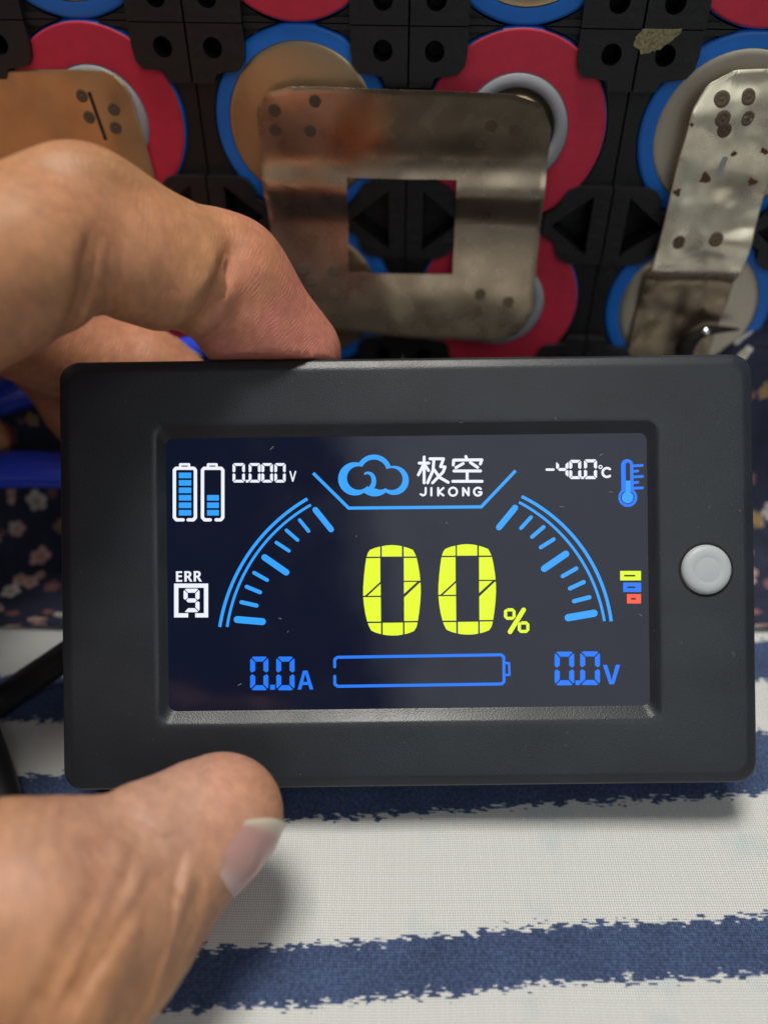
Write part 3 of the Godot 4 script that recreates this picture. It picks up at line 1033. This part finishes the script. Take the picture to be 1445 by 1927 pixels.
	line("thermometer_rim", arc(Vector2(1184.8, 936), 12.0, -62, 242, 30), 1.3, "screen glass", false, 0.06)
	for q in [[875, 1215], [885.5, 1206.5], [896, 1215.5], [907, 1206.5], [917.6, 1215.5]]:
		line("scale_mark", [Vector2(1197.5, q[0] + 0.8), Vector2(q[1] - 2, q[0])], 5.2, D)
	# yellow, blue and red level marks
	for q in [[1171.2, 1075.6, 1210.4, 1093.6, Y, 1178.5, 1199.5], [1176.8, 1097.7, 1210.8, 1115.6, D, 1184.5, 1199.5], [1184.0, 1119.6, 1210.4, 1137.5, "screen red", 1191.5, 1200.5]]:
		ink("level_mark", box(q[0], q[1], q[2], q[3]), q[4])
		var ym: float = (q[1] + q[3]) / 2.0
		ink("level_slot", box(q[5], ym - 1.6, q[6], ym + 1.6), "screen glass", 0.05)
	# big digits, each of thirteen pieces
	var shape := [[145, 103], [185, 87], [228, 77], [270, 69], [312, 66], [355, 69], [398, 77], [440, 90], [472, 103], [485, 126], [499, 158], [512, 215], [524, 290], [531, 370], [532, 430], [528, 500], [520, 575], [510, 645], [500, 690], [480, 722], [440, 738], [398, 748], [355, 755], [312, 756], [270, 753], [232, 746], [190, 734], [155, 718], [140, 690], [126, 655], [110, 590], [99, 520], [93, 450], [94, 380], [100, 300], [108, 225], [118, 160], [130, 125]]
	var pieces := [[0, 0, 223, 0, 224, 154, 0, 156], [235, 0, 388, 0, 389, 153, 235, 154], [402, 0, 600, 0, 600, 153, 402, 153], [0, 167, 223, 165, 224, 346, 108, 452, 0, 452], [128, 453, 226, 362, 227, 452], [0, 464, 227, 463, 229, 649, 0, 650], [403, 165, 600, 164, 600, 337, 404, 338], [404, 348, 504, 347, 404, 438], [405, 466, 524, 353, 600, 350, 600, 643, 406, 645], [0, 662, 229, 661, 231, 900, 0, 900], [242, 660, 396, 658, 397, 900, 243, 900], [408, 657, 600, 655, 600, 900, 410, 900]]
	for k in 2:
		var off := Vector2(k * 573.0, k * -7.0)
		var o2 := PackedVector2Array()
		for p in shape:
			o2.append((Vector2(p[0], p[1]) + off) / 4.014 + Vector2(660, 1010))
		for q in pieces:
			var cell := PackedVector2Array()
			for i in range(0, q.size(), 2):
				cell.append((Vector2(q[i], q[i + 1]) + off) / 4.014 + Vector2(660, 1010))
			for poly in Geometry2D.intersect_polygons(o2, cell):
				ink("digit_segment", poly, Y)
	var y8 := func(x: float, y: float) -> Vector2: return Vector2(660 + x / 4.014, 1010 + y / 4.014)
	for c in [[1210, 592], [1315, 692]]:
		var o3: Vector2 = y8.call(c[0], c[1])
		line("percent_ring", [o3 + Vector2(-4.6, -8), o3 + Vector2(4.6, -8), o3 + Vector2(8, -4.6), o3 + Vector2(8, 4.6), o3 + Vector2(4.6, 8), o3 + Vector2(-4.6, 8), o3 + Vector2(-8, 4.6), o3 + Vector2(-8, -4.6), o3 + Vector2(-5.0, -7.8)], 6.0, Y, false)
		ink("percent_hollow", box(o3.x - 5.0, o3.y - 5.0, o3.x + 5.0, o3.y + 5.0), "screen glass", 0.05)
	line("percent_slash", [y8.call(1212, 728), y8.call(1316, 560)], 8.6, Y)
	# current, charge bar, voltage
	seven(468.8, 1238.5, 503.3, 1302.3, 9.4, "abcdef", D)
	seven(518.3, 1238.5, 553, 1302.3, 9.4, "abcdef", D)
	ink("decimal_point", box(506.8, 1292.2, 515.8, 1301.4), D)
	letters("A", 573.5, 1283, 36, 30, D)
	line("charge_frame", [Vector2(629.2, 1258), Vector2(629.2, 1244), Vector2(634, 1239.8), Vector2(945, 1235), Vector2(950, 1239), Vector2(950.6, 1286), Vector2(946, 1290.4), Vector2(635, 1295), Vector2(629.4, 1291), Vector2(629.2, 1276)], 5.6, D)
	line("charge_frame_tip", [Vector2(953, 1250.5), Vector2(960, 1251), Vector2(961, 1273), Vector2(954, 1273.5)], 4.4, D)
	seven(1046.7, 1229, 1083.7, 1293, 9.6, "abcdef", D)
	seven(1095, 1228.5, 1132.6, 1292.5, 9.6, "abcdef", D)
	ink("decimal_point", box(1086, 1283.6, 1095, 1292.4), D)
	letters("V", 1154.7, 1272.5, 37, 33, D)


# ------------------------------------------------------------------ hand
var chains := []        # each: {bones, k}
var grooves := []
var box_xf: Transform3D

func bone(list: Array, a: Vector3, ra: float, b: Vector3, rb: float, phalanx: int, soft := 5.0, joint := Vector3.ZERO, dorsal := Vector3.UP, k_palm := 1.0, k_back := 5.0) -> void:
	list.append([a, b - a, ra, rb, phalanx, soft, joint, dorsal, k_palm, k_back, (b - a).length_squared()])


func smin(a: float, b: float, k: float) -> float:
	var h := maxf(k - absf(a - b), 0.0) / k
	return minf(a, b) - h * h * k * 0.25


func chain_d(p: Vector3, c: Dictionary) -> float:
	var d := 1e6
	var cur := 1e6
	var ph := -1
	var pend: Array = []
	for b in c.bones:
		var t := clampf((p - b[0]).dot(b[1]) / b[10], 0.0, 1.0)
		var e: float = (p - b[0] - b[1] * t).length() - lerpf(b[2], b[3], t)
		if b[4] == ph:
			cur = smin(cur, e, b[5])
		else:
			if ph >= 0:
				d = cur if d > 1e5 else smin(d, cur, joint_k(p, pend))
			cur = e
			ph = b[4]
			pend = b
	return cur if d > 1e5 else smin(d, cur, joint_k(p, pend))


func joint_k(p: Vector3, b: Array) -> float:
	var s: float = (p - b[6]).dot(b[7])
	return lerpf(b[8], b[9], smoothstep(-3.0, 5.0, s))


func hand_d(p: Vector3, used_chains: Array) -> float:
	var d := 1e6
	for c in used_chains:
		var e := chain_d(p, c)
		d = e if d > 1e5 else smin(d, e, c.k)
	for g in grooves:
		var q: Vector3 = p - g[0]
		if q.length_squared() < g[5] * g[5]:
			var t: float = q.dot(g[1]) + g[6] * q.dot(g[7])* q.dot(g[7])
			var f := smoothstep(g[4] - 2.0, g[4] + 6.0, q.dot(g[2])) * (1.0 - smoothstep(g[5] * 0.6, g[5], q.length()))
			d += g[8] * exp(-t * t / (g[3] * g[3])) * f
	# what the hand presses against keeps its own room
	var l := box_xf * p
	if l.y > 15.0 and l.z > -8.5:
		l.z = minf(l.z, -8.5 + maxf(0.0, l.z - 6.0))
	var w := Vector3(absf(l.x) - 58.1, absf(l.y) - 36.0, absf(l.z + 8.5) - 8.5)
	var inside := maxf(w.x, maxf(w.y, w.z))
	var bd := inside if inside < 0.0 else Vector3(maxf(w.x, 0), maxf(w.y, 0), maxf(w.z, 0)).length()
	return maxf(d, 0.05 - bd)


func make_hand() -> void:
	box_xf = Transform3D(Basis(Vector3.RIGHT, deg_to_rad(-TILT)) * Basis(Vector3.BACK, deg_to_rad(ROLL)), Vector3(4.0, 39.6, -95.1)).affine_inverse()
	# points of the view's own axes, to say which way back of hand and palm face
	var vr := Vector3.RIGHT
	var vu := Vector3(0, cos(deg_to_rad(TILT)), -sin(deg_to_rad(TILT)))
	var vz := Vector3(0, sin(deg_to_rad(TILT)), cos(deg_to_rad(TILT)))
	var palm := []
	bone(palm, Vector3(-70.2, 85.5, -94.9), 13.5, Vector3(-102.8, 58.6, -61.9), 20.0, 0, 14.0)
	bone(palm, Vector3(-88.4, 83.4, -123.2), 13.0, Vector3(-113.6, 49.7, -67.5), 20.0, 0, 14.0)
	bone(palm, Vector3(-98.2, 80.8, -139.3), 12.0, Vector3(-126.1, 37.1, -73.9), 18.0, 0, 14.0)
	bone(palm, Vector3(-106.7, 70.9, -146.6), 11.0, Vector3(-132.7, 28.9, -76.1), 17.0, 0, 14.0)
	bone(palm, Vector3(-110.3, 51.6, -65.2), 21.0, Vector3(-169.6, 28.3, -49.5), 26.0, 0, 14.0)
	bone(palm, Vector3(-70.6, 27.4, -37.1), 17.0, Vector3(-102.7, 47.8, -56.7), 20.0, 0, 14.0)
	chains.append({"bones": palm, "k": 4.0})
	# index finger
	var idx := []
	var up1 := (vu * 0.9 - vr * 0.25 - vz * 0.35).normalized()
	var up2 := (vu * 0.62 + vr * 0.68 - vz * 0.4).normalized()
	bone(idx, Vector3(-69.5, 86.0, -94.0), 13.0, Vector3(-45.0, 89.9, -115.0), 10.0, 1)
	bone(idx, Vector3(-62.0, 86.0, -95.4), 10.5, Vector3(-49.2, 87.7, -105.9), 9.6, 1, 6.0)
	bone(idx, Vector3(-43.5, 89.4, -116.5), 9.9, Vector3(-26.6, 77.6, -124.9), 9.3, 2, 6.0, Vector3(-43.3, 88.7, -115.9), up1, 0.8, 7.0)
	bone(idx, Vector3(-37.0, 84.1, -115.3), 8.0, Vector3(-31.5, 80.3, -117.3), 7.6, 2, 5.0)
	bone(idx, Vector3(-25.8, 77.2, -125.2), 9.3, Vector3(-16.6, 63.3, -125.7), 9.1, 3, 6.0, Vector3(-26.4, 77.1, -124.5), up2, 0.7, 6.0)
	bone(idx, Vector3(-24.3, 72.3, -123.1), 7.4, Vector3(-20.2, 63.6, -122.9), 7.4, 3, 5.0)
	chains.append({"bones": idx, "k": 3.0})
	# middle, ring and little finger behind it
	var mid := []
	bone(mid, Vector3(-89.0, 85.2, -127.3), 11.5, Vector3(-62.7, 58.4, -138.8), 10.2, 1)
	bone(mid, Vector3(-62.3, 57.8, -139.6), 10.4, Vector3(-48.2, 50.0, -140.2), 9.1, 2, 6.0, Vector3(-62.5, 57.8, -139.6), up1, 1.5, 6.0)
	bone(mid, Vector3(-48.0, 49.6, -140.5), 9.0, Vector3(-42.1, 46.9, -140.3), 7.8, 3, 6.0, Vector3(-48.0, 49.6, -140.5), up2, 1.5, 6.0)
	chains.append({"bones": mid, "k": 1.2})
	var rng4 := []
	bone(rng4, Vector3(-98.7, 82.2, -143.1), 10.5, Vector3(-70.9, 52.1, -149.1), 9.0, 1)
	bone(rng4, Vector3(-70.8, 51.6, -149.3), 9.0, Vector3(-61.8, 41.0, -143.8), 8.4, 2, 6.0, Vector3(-70.5, 51.8, -148.9), up1, 1.5, 6.0)
	bone(rng4, Vector3(-62.0, 40.8, -143.6), 8.5, Vector3(-55.8, 34.5, -139.6), 7.4, 3)
	chains.append({"bones": rng4, "k": 1.2})
	var pin := []
	bone(pin, Vector3(-106.7, 69.3, -145.3), 9.0, Vector3(-97.3, 46.4, -136.5), 7.0, 1)
	bone(pin, Vector3(-96.8, 46.0, -136.2), 6.8, Vector3(-81.5, 37.9, -137.2), 4.4, 2)
	chains.append({"bones": pin, "k": 1.2})
	# thumb
	var th := []
	var upt := (vr * 0.5 - vu * 0.84 + vz * 0.1).normalized()
	bone(th, Vector3(-69.8, 28.5, -36.7), 18.0, Vector3(-42.6, 27.0, -43.2), 13.4, 1)
	bone(th, Vector3(-42.6, 27.0, -43.2), 13.4, Vector3(-33.9, 24.9, -50.6), 9.2, 1, 8.0)
	bone(th, Vector3(-36.1, 22.1, -42.4), 8.2, Vector3(-39.8, 23.2, -38.7), 10.2, 1, 9.0)
	bone(th, Vector3(-46.8, 31.2, -45.5), 10.5, Vector3(-40.4, 28.3, -48.3), 9.0, 1, 7.0)
	bone(th, Vector3(-33.5, 24.7, -51.1), 9.0, Vector3(-24.2, 23.5, -59.9), 7.6, 2, 6.0, Vector3(-33.7, 25.3, -51.0), upt, 0.4, 8.0)
	bone(th, Vector3(-33.0, 28.1, -54.6), 7.5, Vector3(-24.7, 25.2, -60.0), 6.9, 2, 6.0)
	bone(th, Vector3(-24.2, 23.5, -59.9), 7.7, Vector3(-22.7, 23.4, -61.4), 6.5, 2, 5.0)
	chains.append({"bones": th, "k": 5.0})
	# creases: middle, across, side, width, start, reach, bend, bend axis, depth
	var f2 := ((Vector3(-26.6, 77.6, -124.9)) - (Vector3(-43.5, 90.1, -117.1))).normalized()
	var f3 := ((Vector3(-16.6, 63.3, -125.7)) - (Vector3(-25.8, 77.2, -125.2))).normalized()
	grooves.append([Vector3(-38.5, 90.4, -102.9), (f2 * 1.0 + vu * 0.12).normalized(), -up1, 1.3, -4.5, 17.0, 0.0, vu, 1.6])
	grooves.append([Vector3(-36.9, 89.1, -103.2), (f2 * 1.0 + vu * 0.35).normalized(), -up1, 0.8, -1.0, 11.0, 0.0, vu, 0.8])
	grooves.append([Vector3(-35.6, 87.6, -103.3), (f2 * 1.0 + vu * 0.5).normalized(), -up1, 0.4, 1.0, 9.0, 0.0, vu, 0.25])
	grooves.append([Vector3(-25.0, 81.7, -115.3), (f2 * 0.75 + f3 * 0.5).normalized(), -up2, 1.6, -6.5, 19.0, 0.0, vu, 1.6])
	grooves.append([Vector3(-22.8, 79.8, -113.6), (f3 + vu * 0.25).normalized(), -up2, 0.5, 0.0, 8.0, 0.02, up2, 0.18])
	grooves.append([Vector3(-27.0, 83.4, -115.3), (f2 * 0.75 + f3 * 0.5).normalized(), -up2, 2.6, -3.0, 12.0, 0.0, vu, -0.7])
	var t1 := ((Vector3(-33.2, 24.7, -50.4)) - (Vector3(-42.6, 27.0, -43.2))).normalized()
	var t2 := ((Vector3(-23.4, 23.8, -60.2)) - (Vector3(-33.3, 24.7, -51.1))).normalized()
	for g in [[Vector3(-26.8, 34.0, -42.6), 0.95, 15.0, 1.25, 0.99, 0.09], [Vector3(-31.9, 37.4, -41.5), 1.0, 16.0, 0.95, 0.96, 0.27], [Vector3(-34.4, 39.6, -38.2), 1.1, 17.0, 0.85, 0.95, 0.32], [Vector3(-30.3, 36.7, -39.7), 0.8, 11.0, 0.7, 0.84, 0.54], [Vector3(-28.6, 33.1, -37.9), 0.9, 12.0, 0.75, 0.97, 0.2], [Vector3(-24.9, 28.7, -42.0), 0.8, 9.0, 0.7, 0.96, 0.28], [Vector3(-37.6, 43.6, -45.4), 0.7, 9.0, 0.5, 0.74, -0.67], [Vector3(-35.5, 42.1, -45.5), 0.7, 9.0, 0.5, 0.74, -0.67]]:
		grooves.append([g[0], vr * g[4] - vu * g[5], vz, g[1], -9.0, g[2], 0.01, vu, g[3]])
	grooves.append([Vector3(-33.6, 37.4, -50.7), (vu * 0.90 + vr * 0.42).normalized(), vz, 0.8, -12.0, 9.0, 0.006, vr, 0.85])
	var res := skin_mesh()
	var o := thing("hand", "left hand holding the display, forefinger on its top edge and thumb below", "hand")
	var skin := mat("skin", Color.WHITE, 0.5)
	skin.vertex_color_use_as_albedo = true
	skin.metallic_specular = 0.42
	skin.subsurf_scatter_enabled = true
	skin.subsurf_scatter_strength = 0.10
	skin.heightmap_enabled = true
	var lines := skin_lines()
	skin.heightmap_texture = lines[0]
	skin.albedo_texture = lines[1]
	skin.heightmap_scale = 0.0085
	part("skin", res, skin, o)
	# nails
	part("thumbnail", nail(Vector3(-28.0, 22.6, -55.9), Vector3(-22.3, 25.3, -63.2), (vr * 0.74 - vu * 0.58 + vz * 0.36).normalized(), -0.05, 1.16, 0.9), mats["nail"], o)
	part("fingernail", nail(Vector3(-48.0, 49.6, -140.5), Vector3(-42.1, 46.9, -140.3), (vu * 0.93 + vr * 0.3 - vz * 0.1).normalized(), 0.35, 1.35, 0.45), mats["nail"], o)


# a nail follows the finger's back: marched out from the bone to the skin, then set a little proud
func nail(a: Vector3, b: Vector3, back: Vector3, t0: float, t1: float, half: float) -> Mesh:
	var axis := (b - a).normalized()
	var up := (back - axis * back.dot(axis)).normalized()
	var side := axis.cross(up)
	var rows := []
	var total := (b - a).length()
	var cols := []
	for side_k in 2:
		for j in 15:
			var jj := j if side_k == 0 else 14 - j
			var row := PackedVector3Array()
			var crow := PackedColorArray()
			for i in 13:
				var s: float = i / 6.0 - 1.0
				var t := lerpf(t0 + 0.16 * s * s, t1 - 0.34 * s * s, jj / 14.0)
				var ang := s * half
				var dir := up * cos(ang) + side * sin(ang)
				var c := a + axis * total * minf(t, 1.0)
				var far := maxf(0.0, t - 1.0) * total
				var r := 0.0
				var lo := 2.0
				var hi := 14.0
				for k in 14:
					r = (lo + hi) / 2.0
					if hand_d(c + dir * r, chains) < 0.0:
						lo = r
					else:
						hi = r
				var lift := (0.16 * (1.0 - 0.9 * s * s * s * s) if side_k == 0 else -0.35)
				var edge := smoothstep(0.80, 0.9, jj / 14.0 - 0.05 * s * s)
				var lun := 1.0 - smoothstep(0.1, 0.3, jj / 14.0 + 0.1 * s * s)
				var nc := Vector3(0.56, 0.31, 0.28).lerp(Vector3(0.62, 0.42, 0.38), lun).lerp(Vector3(0.66, 0.58, 0.44), edge)
				crow.append(Color(nc.x, nc.y, nc.z))
				row.append(c + axis * far + dir * (r + lift - far * 0.16))
			rows.append(row)
			cols.append(crow)
	rows.append(rows[0])
	cols.append(cols[0])
	return sheet(rows, false, Vector2.ONE, false, cols)


func skin_lines() -> Array:
	var s := 768
	var by := PackedByteArray()
	by.resize(s * s * 3)
	var tone := PackedByteArray()
	tone.resize(s * s * 3)
	var warp := noise(101, 0.009, 3)
	var amp := noise(102, 0.012, 2)
	var pore := noise(103, 0.11, 2)
	var crease := noise(104, 0.02, 3)
	for y in s:
		for x in s:
			var q := y + 11.0 * warp.get_noise_2d(x * 0.6, y) + 5.0 * pore.get_noise_2d(x * 0.25, y * 0.25)
			var ridge := 0.5 + 0.5 * sin(q * TAU / 12.8)
			var k := smoothstep(-0.25, 0.45, amp.get_noise_2d(x, y))
			var c := 1.0 - exp(-pow(crease.get_noise_2d(x * 0.35, y * 1.1) * 14.0, 2.0))
			var v := 0.30 + 0.34 * ridge * (0.25 + 0.75 * k) + 0.10 * pore.get_noise_2d(x, y) + 0.10 * c
			var o := (y * s + x) * 3
			var w := 0.90 + 0.16 * (v - 0.45) + 0.05 * pore.get_noise_2d(x * 1.7, y * 1.7 + 300.0) + 0.05 * amp.get_noise_2d(x * 1.5, y * 1.5)
			for i in 3:
				by[o + i] = b8(v)
				tone[o + i] = b8(w + 0.02 * (1 - i) * amp.get_noise_2d(x * 3.0, y * 3.0))
	return [tex_of(s, s, by), tex_of(s, s, tone)]


# surface nets over the blocks that the surface passes through
func net(h: float, from_x: float, to_x: float, v: PackedVector3Array, idx: PackedInt32Array) -> void:
	var n := 4
	var lo := Vector3(1e6, 1e6, 1e6)
	var hi := -lo
	for c in chains:
		for b in c.bones:
			for p in [b[0], b[0] + b[1]]:
				var r := Vector3.ONE * (maxf(b[2], b[3]) + 3.0)
				lo = lo.min(p - r)
				hi = hi.max(p + r)
	lo.x = maxf(lo.x, from_x)
	hi.x = minf(hi.x, to_x)
	var size := h * n
	var big := size * 4.0
	var nb := Vector3i(((hi - lo) / big).ceil())
	var verts := {}          # cell -> index
	var blocks := []
	var s1 := n + 1
	var all_grooves := grooves
	for kz in nb.z:
		for ky in nb.y:
			for kx in nb.x:
				var mid := lo + (Vector3(kx, ky, kz) + Vector3.ONE * 0.5) * big
				var best := 1e6
				var ds := []
				for c in chains:
					var d := chain_d(mid, c)
					ds.append(d)
					best = minf(best, d)
				if absf(best) > big * 0.87 + 5.0:
					continue
				var near := []
				for k in chains.size():
					if ds[k] < best + big * 1.75 + 6.0:
						near.append(chains[k])
				grooves = []
				for g in all_grooves:
					if (mid - g[0]).length() < big * 0.87 + g[5]:
						grooves.append(g)
				for sub in 64:
					var bb := Vector3i(kx * 4 + sub % 4, ky * 4 + (sub / 4) % 4, kz * 4 + sub / 16)
					var o := lo + Vector3(bb) * size
					if absf(hand_d(o + Vector3.ONE * size / 2.0, near)) > size * 0.87 + 1.2:
						continue
					var f := PackedFloat32Array()
					f.resize(s1 * s1 * s1)
					var q := 0
					var lowest := 1.0
					var highest := -1.0
					for z in s1:
						for y in s1:
							for x in s1:
								var d := hand_d(o + Vector3(x, y, z) * h, near)
								f[q] = d
								q += 1
								lowest = minf(lowest, d)
								highest = maxf(highest, d)
					if lowest >= 0.0 or highest < 0.0:
						continue
					var base := bb * n
					blocks.append([base, f])
					for z in n:
						for y in n:
							for x in n:
								var i0 := (z * s1 + y) * s1 + x
								var c8 := [f[i0], f[i0 + 1], f[i0 + s1], f[i0 + s1 + 1], f[i0 + s1 * s1], f[i0 + s1 * s1 + 1], f[i0 + s1 * s1 + s1], f[i0 + s1 * s1 + s1 + 1]]
								var neg := 0
								for e in c8:
									if e < 0.0:
										neg += 1
								if neg == 0 or neg == 8:
									continue
								var sum := Vector3.ZERO
								var cnt := 0
								for e in EDGES:
									var a: float = c8[e.x]
									var b: float = c8[e.y]
									if (a < 0.0) != (b < 0.0):
										var t := a / (a - b)
										var pa := Vector3(e.x & 1, (e.x >> 1) & 1, e.x >> 2)
										var pb := Vector3(e.y & 1, (e.y >> 1) & 1, e.y >> 2)
										sum += pa.lerp(pb, t)
										cnt += 1
								verts[base + Vector3i(x, y, z)] = v.size()
								v.append(o + (Vector3(x, y, z) + sum / cnt) * h)
	grooves = all_grooves
	for bl in blocks:
		var base: Vector3i = bl[0]
		var f: PackedFloat32Array = bl[1]
		for z in n:
			for y in n:
				for x in n:
					var i0 := (z * s1 + y) * s1 + x
					var a := f[i0]
					var g := base + Vector3i(x, y, z)
					for ax in 3:
						var b := f[i0 + (1 if ax == 0 else s1 if ax == 1 else s1 * s1)]
						if (a < 0.0) == (b < 0.0):
							continue
						var e1: Vector3i = AROUND[ax]
						var e2: Vector3i = AROUND[ax + 1]
						var k0 = verts.get(g)
						var k1 = verts.get(g - e1)
						var k2 = verts.get(g - e1 - e2)
						var k3 = verts.get(g - e2)
						if k0 == null or k1 == null or k2 == null or k3 == null:
							continue
						if a < 0.0:
							idx.append_array([k0, k2, k1, k0, k3, k2])
						else:
							idx.append_array([k0, k1, k2, k0, k2, k3])


const EDGES := [Vector2i(0, 1), Vector2i(2, 3), Vector2i(4, 5), Vector2i(6, 7), Vector2i(0, 2), Vector2i(1, 3), Vector2i(4, 6), Vector2i(5, 7), Vector2i(0, 4), Vector2i(1, 5), Vector2i(2, 6), Vector2i(3, 7)]
const AROUND := [Vector3i(0, 1, 0), Vector3i(0, 0, 1), Vector3i(1, 0, 0), Vector3i(0, 1, 0)]


func skin_mesh() -> ArrayMesh:
	var v := PackedVector3Array()
	var idx := PackedInt32Array()
	net(0.72, -66.0, 200.0, v, idx)
	net(2.6, -190.0, -64.5, v, idx)
	# lines run round each finger: u round the bone, v along it
	var uv := PackedVector2Array()
	var col := PackedColorArray()
	var mot := noise(111, 0.09, 3)
	var mot2 := noise(112, 0.35, 2)
	var away := Vector3(0.2, -0.35, -1.0)
	var out := PackedVector3Array()
	for p in v:
		var bd := 1e6
		var ci := 0
		var along := 0.0
		var ring := 0.0
		var frac := 0.0
		for c in chains.size():
			for b in chains[c].bones:
				var tt := clampf((p - b[0]).dot(b[1]) / b[10], 0.0, 1.0)
				var d: float = (p - b[0] - b[1] * tt).length() - lerpf(b[2], b[3], tt)
				if d < bd:
					bd = d
					ci = c
		var run := 0.0
		var last := -1
		var wsum := 0.0
		var bones: Array = chains[ci].bones
		for k in bones.size():
			var b: Array = bones[k]
			if b[4] != last or ci == 5 and k == 1:
				var len := sqrt(b[10])
				var tt := clampf((p - b[0]).dot(b[1]) / b[10], 0.0, 1.0)
				var d: float = (p - b[0] - b[1] * tt).length() - lerpf(b[2], b[3], tt)
				var ax: Vector3 = b[1] / len
				var q: Vector3 = p - b[0]
				var e := (away - ax * away.dot(ax)).normalized()
				var w := exp(-(d - bd) / 1.3)
				var tip: bool = (ci == 1 or ci == 2 or ci == 3) and b[4] == 3 or ci == 5 and b[4] == 2
				wsum += w
				ring += w * atan2(q.dot(ax.cross(e)), -q.dot(e)) * 9.0
				along += w * (run + clampf(q.dot(ax), -50.0 if k == 0 else -6.0, len + (50.0 if tip else 6.0)))
				frac += w * (b[4] + tt)
				if ci != 0:
					run += len
			last = b[4]
		ring /= wsum
		along /= wsum
		frac /= wsum
		uv.append(Vector2(ring, along) / 32.0)
		var m := mot.get_noise_3dv(p)
		var m2 := mot2.get_noise_3dv(p)
		var base := Vector3(0.53, 0.242, 0.115)
		var pink := Vector3(0.64, 0.225, 0.17)
		var pale := Vector3(0.64, 0.35, 0.26)
		var k := 0.0
		if ci == 1:
			k = 0.85 * smoothstep(2.65, 3.35, frac + 0.15 * m)
		elif ci == 5:
			k = 0.0
		elif ci > 1:
			k = 0.25
		var c3 := base.lerp(pink, clampf(k + 0.25 * m, 0.0, 1.0))
		if ci == 5:
			var l := p - Vector3(-28.3, 33.0, -57.4)
			c3 = base.lerp(pale, clampf(1.0 - l.length() / 22.0, 0.0, 0.75))
			var l2 := p - Vector3(-39.4, 45.4, -47.0)
			c3 = c3.lerp(Vector3(0.58, 0.30, 0.20), clampf(1.0 - l2.length() / 16.0, 0.0, 0.7))
		var brown := Vector3(0.33, 0.155, 0.07)
		for q in [[Vector3(-27.2, 32.8, -48.1), 9.0], [Vector3(-25.7, 23.5, -41.6), 8.0], [Vector3(-22.0, 85.3, -124.8), 6.0], [Vector3(-39.0, 98.6, -117.6), 7.0]]:
			c3 = c3.lerp(brown, 0.45 * exp(-(p - q[0]).length_squared() / (q[1] * q[1])) * (0.8 + 0.8 * m))
		c3 = c3.lerp(pink, clampf(0.22 * mot.get_noise_3dv(p * 0.45 + Vector3(40, 0, 0)), 0.0, 0.3))
		c3 *= 1.3 + 0.13 * m + 0.08 * m2
		col.append(Color(c3.x, c3.y, c3.z))
		out.append(p * MM)
	return commit(out, idx, uv, col)


# ------------------------------------------------------------------ lamps
func make_lamp(called: String, label: String, at: Vector3, look: Vector3, size: Vector2, energy: float, tint: Color) -> void:
	var o := thing(called, label, "lamp")
	var t := Transform3D(Basis.looking_at((look - at).normalized(), Vector3.FORWARD if absf((look - at).normalized().y) > 0.9 else Vector3.UP), at)
	o.transform = t
	var st := BoxMesh.new()
	st.size = Vector3(size.x + 0.03, size.y + 0.03, 0.04)
	var body := part("lamp_body", st, mats["white lamp metal"], o)
	body.position = Vector3(0, 0, 0.03)
	var face := BoxMesh.new()
	face.size = Vector3(size.x, size.y, 0.006)
	part("diffuser", face, mats["lamp diffuser"], o).position = Vector3(0, 0, 0.006)
	var l := AreaLight3D.new()
	l.name = "lamp_light"
	l.area_size = size
	l.light_energy = energy
	l.light_color = tint
	l.shadow_enabled = true
	l.set("area_range", 6.0)
	l.position = Vector3(0, 0, -0.002)
	o.add_child(l)


func _ready() -> void:
	rng.seed = 11
	# camera
	var cam := Camera3D.new()
	cam.name = "camera"
	cam.position = Vector3(0, 132.6, 0) * MM
	cam.rotation_degrees = Vector3(-TILT, 0, 0)
	cam.near = 0.01
	cam.far = 20.0
	var lens := CameraAttributesPhysical.new()
	lens.frustum_focal_length = 18.6818
	lens.frustum_near = 0.01
	lens.frustum_far = 20.0
	lens.frustum_focus_distance = 0.1330
	lens.exposure_aperture = 5.2
	cam.attributes = lens
	add_child(cam)
	cam.fov = 65.43
	# room light: dim even surroundings, a ceiling lamp and an added unseen fill panel
	var env := Environment.new()
	env.background_mode = Environment.BG_COLOR
	env.background_color = lin(0.11, 0.115, 0.122)
	env.tonemap_mode = Environment.TONE_MAPPER_LINEAR
	env.tonemap_exposure = 1.0
	env.sdfgi_enabled = true
	env.ssao_enabled = true
	env.ssil_enabled = true
	var we := WorldEnvironment.new()
	we.name = "world"
	we.environment = env
	add_child(we)
	make_materials()
	make_lamp("ceiling_lamp", "white square ceiling lamp above the table", Vector3(-0.06, 0.95, -0.13), Vector3(0, 0, -0.1), Vector2(0.25, 0.25), 0.72, Color(1.0, 0.985, 0.95))
	make_lamp("fill_panel", "pale fill panel added out of view on the right for the screen reflection", Vector3(0.25, 0.64, 0.62), Vector3(0.02, 0.04, -0.1), Vector2(0.56, 0.8), 0.05, Color(0.84, 0.95, 1.0))
	make_tablecloth()
	make_floral_cloth()
	make_pack()
	make_strips()
	make_cables()
	make_display()
	make_hand()
